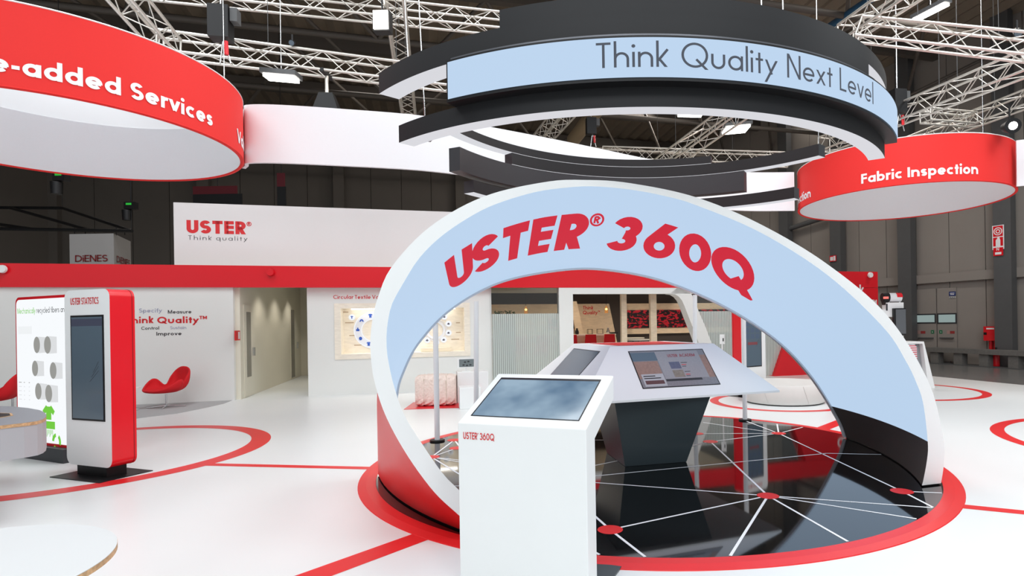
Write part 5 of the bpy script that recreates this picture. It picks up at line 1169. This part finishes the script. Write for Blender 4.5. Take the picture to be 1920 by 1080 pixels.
# ------------------------------------------------------------------ long white hanging ribbons
def ribbon(lab, pts, z0, z1, th=.05):
    c = smooth_curve(pts, 10); n = len(c) - 1
    nr = [];
    for i in range(n + 1):
        a, b = c[max(0, i - 1)], c[min(n, i + 1)]; l = math.dist(a, b); nr.append(((b[1] - a[1]) / l, -(b[0] - a[0]) / l))
    m = MB()
    m.grid(lambda a, q: (*c[round(a * n)], z0 + (z1 - z0) * q), n, 1); o = lambda i: (c[i][0] - nr[i][0] * th, c[i][1] - nr[i][1] * th)
    m.grid(lambda a, q: (*o(round(a * n)), z1 + (z0 - z1) * q), n, 1)
    for z in (z0, z1): m.grid(lambda a, q: ((c if q < .5 else [o(i) for i in range(n + 1)])[round(a * n)] + (z,)), n, 1)
    for i in (0, n): m.poly([(*c[i], z0), (*c[i], z1), (*o(i), z1), (*o(i), z0)])
    return tag(m.build('hanging_ribbon', M['whitefabric'], origin=(*c[0], z0)), lab, 'banner', 'long white fabric ribbons hanging over the stand')
ribbon('long white fabric ribbon curving behind the black ring lights', [(-5.21, 8.83), (-5.09, 8.70), (-4.955, 8.55), (-4.5, 8.57), (-3.65, 8.77), (-2.6, 9.08), (-1.75, 9.55), (-.8, 10.18), (.13, 10.84), (1.22, 11.65), (2.4, 12.4), (3.6, 12.87), (4.7, 12.95)], 4.05, 4.91)
ribbon('short piece of white fabric ribbon at the right picture edge beside the ring sign', [(8.13, 10.88), (8.6, 10.7), (9.6, 10.4), (11, 10.2)], 4.05, 4.91)

# ------------------------------------------------------------------ black ring light over the stage
NC, FC = (.37, 6.9), (.89, 5.35)
ML = [M['black'], M['black'], glow('glowing_white_underside', (232, 234, 240), .82), M['black'], M['darkgrey']]  # white undersides glow by themselves, set to drown the red bounce
t = thing('hanging_ring_light', 'black hanging ring of stacked curved beams with blue screen band over the stage', 'ceiling light', (.6, 6.2, 3.1))
def beam(nm, c, r0, r1, z0, z1, a0, a1, mats=(0, 1, 2, 3, 4), ms=ML, label_=None):
    m = MB(); m.arc(*c, r0, r1, z0, z1, a0, a1, 80, mats); o = m.build(nm, ms, t)
    if label_: o['label'] = label_
    return o
beam('curved_beam', NC, 2.72, 2.86, 3.105, 3.245, -131.1, -31)
beam('curved_beam', NC, 2.72, 2.90, 3.565, 3.735, -136, -46.2)
beam('curved_beam', NC, 2.70, 2.88, 3.738, 3.875, -109.5, -28)
for d in ((2.93, 2.95, 3.553, 3.572),): beam('edge_profile', NC, *d[:2], d[2], d[3], -117, -46.5, (0, 0, 0, 0, 0), [mat('dark_satin_profile', (104, 106, 112), .35, metal=.5)])
sb = beam('screen_housing', NC, 2.86, 2.962, 3.245, 3.555, -117.6, -30, (0, 0, 0, 0, 0), [M['blackmetal']])
m = MB(); m.grid(lambda a, q: (NC[0] + 2.968 * math.cos(R(-117.3 + 87 * a)), NC[1] + 2.968 * math.sin(R(-117.3 + 87 * a)), 3.266 + .272 * q), 96, 1); scr = m.build('screen_band', M['led'], t)
letters('lettering', 'Think Quality Next Level', around(*NC, 2.974, -95.3, 3.333), M['leddark'], scr, .172, R(47.0) * 2.974, w=.095, X=.6, track=.11)
beam('curved_beam', FC, 2.42, 2.56, 3.095, 3.232, 46, 151.6)
beam('screen_housing', FC, 2.42, 2.56, 3.285, 3.54, 61, 157.3, (0, 0, 0, 0, 0), [M['darkgrey']], 'dark grey back housing')
beam('curved_beam', FC, 2.42, 2.56, 3.545, 3.685, 38.5, 136.5)
beam('curved_beam', FC, 2.42, 2.56, 3.69, 3.785, 71, 160)
p = at(797, 205, 5.1); m = MB().at(p.x, p.y, 0, R(30)); m.box(-.06, .06, -.06, .06, 3.245, 3.37); m.build('junction_box', M['darkgrey'], t)
for lab, px, py, Y, lo in (('left end of the ring light upper beam', 766, 94, 4.9, 3.735), ('ring light lower beam left of the screen band', 797, 205, 5.1, 3.37), ('right rear of the ring light', 1428, 30, 5.0, 3.87), ('right front of the ring light', 1468, 18, 5.3, 3.87), ('far right end of the ring light', 1535, 274, 6.9, 3.685)):
    p = at(px, py, Y); MB().tube((p.x, p.y, lo - .01), (p.x + (-.14 if px < 800 else 0), p.y, 7.2), .006, 5).build('wire', M['steel'], t)

# ------------------------------------------------------------------ trusses
def truss(lab, p, q, size=.29, pitch=.34):
    p, q = Vector(p), Vector(q); d = (q - p).normalized(); up = Vector((0, 0, 1)); sd = d.cross(up).normalized(); up = sd.cross(d); h = size / 2; L = (q - p).length
    t = thing('lighting_truss', lab, 'truss', p, 'aluminium lighting trusses')
    cs = [sd * h + up * h, -sd * h + up * h, -sd * h - up * h, sd * h - up * h]
    for c in cs: m = MB(); m.tube(p + c, q + c, .024, 8); m.build('chord', M['alu'], t)
    m = MB(); n = max(2, round(L / pitch))
    for k in range(4):
        a, b = cs[k], cs[(k + 1) % 4]
        for i in range(n):
            s0, s1 = p + d * (L * i / n), p + d * (L * (i + 1) / n)
            if (i + k) % 2: m.tube(s0 + a, s1 + b, .009, 5, caps=False)
            else: m.tube(s0 + b, s1 + a, .009, 5, caps=False)
    for i in (0, n):
        for k in range(4): m.tube(p + d * (L * i / n) + cs[k], p + d * (L * i / n) + cs[(k + 1) % 4], .016, 6, caps=False)
    m.build('lattice', M['alu'], t)
    for f in (.3, .7): k = p.lerp(q, f); MB().tube(k + up * h, (k.x, k.y, 11.62), .005, 5).build('hanger', M['column'], t)
    return t
truss('aluminium truss crossing the picture top left of the ring light', at(250, -28, 9.6), at(955, 46, 11.2), .30)
truss('aluminium truss passing behind the left red ring sign towards the ring light', at(300, 82, 9.0), at(905, 158, 10.6), .30)
truss('aluminium truss running down from the top left picture edge', at(165, -90, 7.0), at(318, 90, 9.0), .30)
truss('aluminium truss running away behind the left end of the ring light', at(735, -40, 9.2), at(768, 225, 14.5), .30)
truss('aluminium truss at the right between the top and the right picture edge', at(1612, 55, 9.6), at(1990, 96, 8.3), .30)
truss('aluminium truss rising to the top edge right of the ring light', at(1585, 64, 10.4), at(1745, -45, 8.2), .30)
truss('aluminium truss slanting up to the right picture edge behind the right ring sign', at(1545, 272, 14.5), at(1960, 104, 9.4), .34)
truss('short cross truss linking two slanting trusses at the right', at(1735, 217, 12.6), at(1822, 224, 13.2), .25)
truss('lower slanting truss at the right picture edge above the right ring sign', at(1700, 272, 15.5), at(1960, 172, 11.5), .30)
truss('aluminium truss seen through the ring light at its left', at(1010, 268, 17), at(1085, 180, 13.5), .36)
truss('aluminium truss seen through the ring light rising to the right', at(1225, 322, 16.5), at(1400, 196, 12.5), .36)
truss('distant level truss low inside the ring light', at(1130, 288, 18.5), at(1480, 300, 18.0), .36)

# ------------------------------------------------------------------ lamps, hoists, spotlights overhead
def tube_lamp(lab, p, q, wd=.12, power=0, grp='lit tube lamps under the roof'):
    p, q = Vector(p), Vector(q); d = (q - p); L = d.length; d.normalize(); sd = Vector((0, 0, 1)).cross(d).normalized() * wd / 2
    t = thing('strip_lamp', lab, 'lamp', p, grp)
    ring = [p - sd, p + sd, q + sd, q - sd]
    MB().hexa([k for k in ring], [k + Vector((0, 0, .05)) for k in ring]).build('lit_tube', M['lamp'], t)
    ring2 = [p - sd * 1.3 - d * .04, p + sd * 1.3 - d * .04, q + sd * 1.3 + d * .04, q - sd * 1.3 + d * .04]
    MB().hexa([k + Vector((0, 0, .052)) for k in ring2], [k + Vector((0, 0, .13)) for k in ring2]).build('housing', M['column'], t)
    MB().tube(p.lerp(q, .5) + Vector((0, 0, .13)), p.lerp(q, .5) + Vector((0, 0, 2.2)), .008, 5).build('hanger', M['steel'], t)
    return t
tube_lamp('bright short lamp hanging over the white ribbon left of the truss crossing', at(499, 147, 9.5), at(556, 152, 9.5), .2)
tube_lamp('bright slanting strip lamp at the top right', at(1716, 40, 12), at(1775, 10, 11.3), .14)
tube_lamp('bright strip lamp seen through the left part of the ring light opening', at(1272, 216, 17), at(1316, 217, 17), .3)
tube_lamp('wide bright lamp seen through the right part of the ring light opening', at(1358, 247, 16), at(1402, 243, 16), .55)
t = thing('flood_lamp', 'glaring square flood lamp on the truss crossing at the top', 'lamp', at(713, 36, 9.6)); p = at(713, 36, 9.6)
m = MB(); m.box(p.x - .12, p.x + .12, p.y, p.y + .03, p.z - .15, p.z + .15); m.build('lit_face', M['lamp'], t); m = MB(); m.box(p.x - .14, p.x + .14, p.y + .032, p.y + .2, p.z - .17, p.z + .17); m.build('housing', M['blackmetal'], t)
m = MB(); m.tube((p.x, p.y + .1, p.z + .17), (p.x, p.y + .1, p.z + .55), .015, 6); m.build('hook', M['blackmetal'], t)
def rig_spot(lab, px, py, Y, aim, lit=False, s=.14):
    p = at(px, py, Y); d = Vector(aim).normalized(); t = thing('stage_spotlight', lab, 'spotlight', p, 'stage spotlights on the trusses')
    m = MB(); m.tube(p - d * s * 1.3, p + d * s * 1.1, s * .62, 16, s * .95); m.build('housing', M['blackmetal'], t)
    m = MB(); m.tube(p + d * s * 1.11, p + d * s * 1.14, s * (.5 if lit else .8), 16); m.build('lens', M['lamp'] if lit else M['glass_screen'], t)
    m = MB(); m.tube(p + Vector((0, 0, s * .6)), p + Vector((0, 0, s * 2.6)), .015, 6); m.build('yoke', M['blackmetal'], t)
    return t
rig_spot('stage spotlight with lit lens at the right picture edge', 1893, 237, 10.5, (-.3, -1, -.25), True)
rig_spot('stage spotlight under the slanting truss at the upper right edge', 1907, 60, 9, (-.3, -.8, -.6), False, .07)
rig_spot('small spotlight on the left truss behind the red ring sign', 548, 80, 9.4, (.2, -.9, -.5), False, .05)
def barn(lab, px, py):
    ta, tb = at(300, 82, 9.0), at(905, 158, 10.6)
    f_ = min((k / 400 for k in range(401)), key=lambda k: abs(ta.lerp(tb, k).x / ta.lerp(tb, k).y - uv(px, py)[0])); hk = ta.lerp(tb, f_)
    p = at(px, py, hk.y); t = thing('hooded_flood', lab, 'lamp', p)
    w0, w1, h = .11, .21, .26
    m = MB().at(p.x, p.y, p.z, R(6)); m.hexa([(-w1, -.12, -h), (w1, -.12, -h), (w1, .22, -h), (-w1, .22, -h)], [(-w0, -.08, .05), (w0, -.08, .05), (w0, .1, .05), (-w0, .1, .05)]); m.build('hood', M['blackmetal'], t)
    m = MB().at(p.x, p.y, p.z, R(6)); m.box(-w1 * .9, w1 * .9, -.11, .21, -h - .012, -h - .002); m.build('lens', M['glass_screen'], t)
    m = MB().at(p.x, p.y, p.z, R(6)); m.tube((0, 0, .05), (0, 0, hk.z - .155 - p.z), .03, 8); m.build('yoke', M['alu'], t)
    m = MB().at(p.x, p.y, hk.z, 0); m.box(-.03, .03, -.19, .19, -.19, -.13); m.build('clamp', M['blackmetal'], t)
barn('black hooded flood lamp hanging from the left truss over the white ribbon', 613, 182)
def hoist(lab, px, py, Y, top):
    p = at(px, py, Y); t = thing('chain_hoist', lab, 'hoist', p, 'chain hoists holding the trusses')
    m = MB().at(p.x, p.y, p.z, .2); m.box(-.14, .14, -.12, .12, -.26, .22); m.build('motor', M['blackmetal'], t)
    m = MB().at(p.x, p.y, p.z, .2); m.box(.15, .25, -.08, .08, .0, .2); m.build('gear_case', M['column'], t)
    MB().tube((p.x, p.y, p.z + .22), (p.x, p.y, top), .014, 6).build('chain', M['steel'], t)
    m = MB(); m.tube((p.x + .03, p.y, p.z - .26), (p.x - .02, p.y, p.z - .62), .012, 6); m.tube((p.x + .05, p.y, p.z - .26), (p.x + .14, p.y, p.z - .62), .012, 6); m.build('sling', M['steel'], t)
    m = MB(); m.tube((p.x + .09, p.y - .03, p.z - .3), (p.x + .1, p.y - .03, p.z - .5), .03, 8); m.build('red_strap', M['redmetal'], t)
hoist('black chain hoist with slings above the left truss', 414, 42, 8.7, 10.5)
hoist('chain hoist seen through the ring light opening', 1108, 236, 17, 11)
hoist('chain hoist behind the right end of the ring light', 1682, 190, 12, 10.5)
t = thing('blue_pipe', 'blue pipe under the roof right of the ring light', 'pipe', at(1560, 45, 16.5)); MB().tube(at(1540, 60, 16.5), at(1690, -40, 13), .1, 10).build('pipe', mat('blue_painted_pipe', (40, 86, 120), .5), t)
t = thing('air_duct', 'thick pale duct seen through the ring light opening', 'duct', at(1080, 250, 24)); MB().tube(at(1075, 262, 24), at(1150, 165, 20), .28, 20).build('duct', mat('galvanised_duct', (176, 156, 128), .45, metal=.4), t)

# ------------------------------------------------------------------ behind on the left: black frame, hanging cube, small fixtures, dark posters
fr = lambda px, py, Y=17: at(px, py, Y)
t = thing('black_rigging_frame', 'black suspended frame of bars at the far left over the red fascia', 'frame', fr(0, 390))
for a, b in (((-60, 389, 17), (117, 390, 17)), ((117, 390, 17), (247, 433, 15)), ((-60, 428, 15), (247, 433, 15)), ((20, 390, 17), (170, 432, 15)), ((-60, 412, 16), (62, 430, 15))):
    m = MB(); m.tube(at(*a), at(*b), .045, 6); m.build('bar', M['blackmetal'], t)
for px, z in ((117, 11.3), (247, 11.3)): p = at(px, 390 if px == 117 else 433, 17 if px == 117 else 15); m = MB(); m.tube(p, (p.x, p.y, z), .008, 5); m.build('wire', M['blackmetal'], t)
cA, cB, cC = at(130, 439, 15), at(213, 440, 15), at(245, 449, 16.4)
n_ = Vector((cC.x - cB.x, cC.y - cB.y, 0)); zb = at(130, 520, 15).z
t = thing('hanging_cube_sign', 'white hanging box with dark red name, below the black rigging frame', 'sign', (cA.x, cA.y, zb))
q4 = [Vector((cA.x, cA.y, 0)), Vector((cB.x, cB.y, 0)), Vector((cB.x, cB.y, 0)) + n_, Vector((cA.x, cA.y, 0)) + n_]
MB().hexa([(k.x, k.y, zb) for k in q4], [(k.x, k.y, cA.z) for k in q4]).build('box', mat('grey_white_box_sign', (170, 168, 168), .7), t)
mr = mat('dark_red_lettering', (128, 30, 34), .5)
zl = at(145, 491, 15).z
a0_ = at(142, 490, 15).x
letters('lettering', 'DiENES', lambda x, y: (a0_ + x, 15 - .02, zl + y), mr, t, .17, at(203, 490, 15).x - a0_, w=.13, track=.06)
ln = n_.length; nu_ = n_.normalized(); sd_ = Vector((nu_.y, -nu_.x, 0))
letters('lettering', 'DiENES', lambda x, y: tuple(Vector((cB.x, cB.y, zl + y)) + nu_ * (ln * .12 + x) + sd_ * .02), mr, t, .17, ln * .78, w=.13, track=.06)
for px in (140, 160, 218, 234): p = at(px, 438, 15.2); m = MB(); m.tube((p.x, p.y, cA.z - .02), (p.x, p.y, cA.z + .2), .012, 5); m.build('hook', M['blackmetal'], t)
def moving(lab, px, py, Y, screen=True):
    p = at(px, py, Y); t = thing('moving_head_lamp', lab, 'lamp', p, 'small black moving lamps hanging at the back left')
    m = MB(); m.tube((p.x, p.y, p.z - .22), (p.x, p.y, p.z + .04), .10, 12, .11); m.build('head', M['blackmetal'], t)
    m = MB(); m.box(p.x - .02, p.x + .24, p.y - .08, p.y + .08, p.z + .06, p.z + .24); m.build('base', M['blackmetal'], t)
    m = MB(); m.box(p.x + .04, p.x + .18, p.y - .086, p.y - .081, p.z + .16, p.z + .21); m.build('status_display', glow('green_status_display', (40, 190, 60), .8), t)
    MB().tube((p.x + .1, p.y, p.z + .24), (p.x + .1, p.y, 11.2), .008, 5).build('hanger', M['blackmetal'], t)
moving('small black moving lamp below the left red ring sign', 106, 345, 12.5)
moving('small black moving lamp left of the pale sign board', 238, 397, 15)
def poster(lab, px0, px1, py0, py1, Y, c1, c2):
    p, q = at(px0, py0, Y), at(px1, py1, Y); t = thing('hanging_poster', lab, 'poster', (p.x, Y, q.z), 'dark posters on the back hall wall')
    zm_ = p.z - (p.z - q.z) * .42
    MB().box(p.x, q.x - (q.x - p.x) * .1, Y - .04, Y, zm_, p.z).build('upper_panel', c1, t)
    MB().box(p.x, q.x, Y - .04, Y, q.z, zm_ - .002).build('lower_panel', c2, t)
    MB().tube(((p.x + q.x) / 2, Y - .02, p.z - .02), ((p.x + q.x) / 2, Y - .02, 11.62), .01, 5).build('wire', M['blackmetal'], t)
poster('dark red and black poster above the pale sign board', 363, 455, 350, 384, 19, mat('dark_red_poster', (96, 20, 32), .6), M['black'])
poster('narrow dark red and black poster right of the wider poster', 520, 537, 325, 385, 19, bpy.data.materials['dark_red_poster'], M['black'])
for o in bpy.data.objects:
    if '_o' in o.keys(): del o['_o']
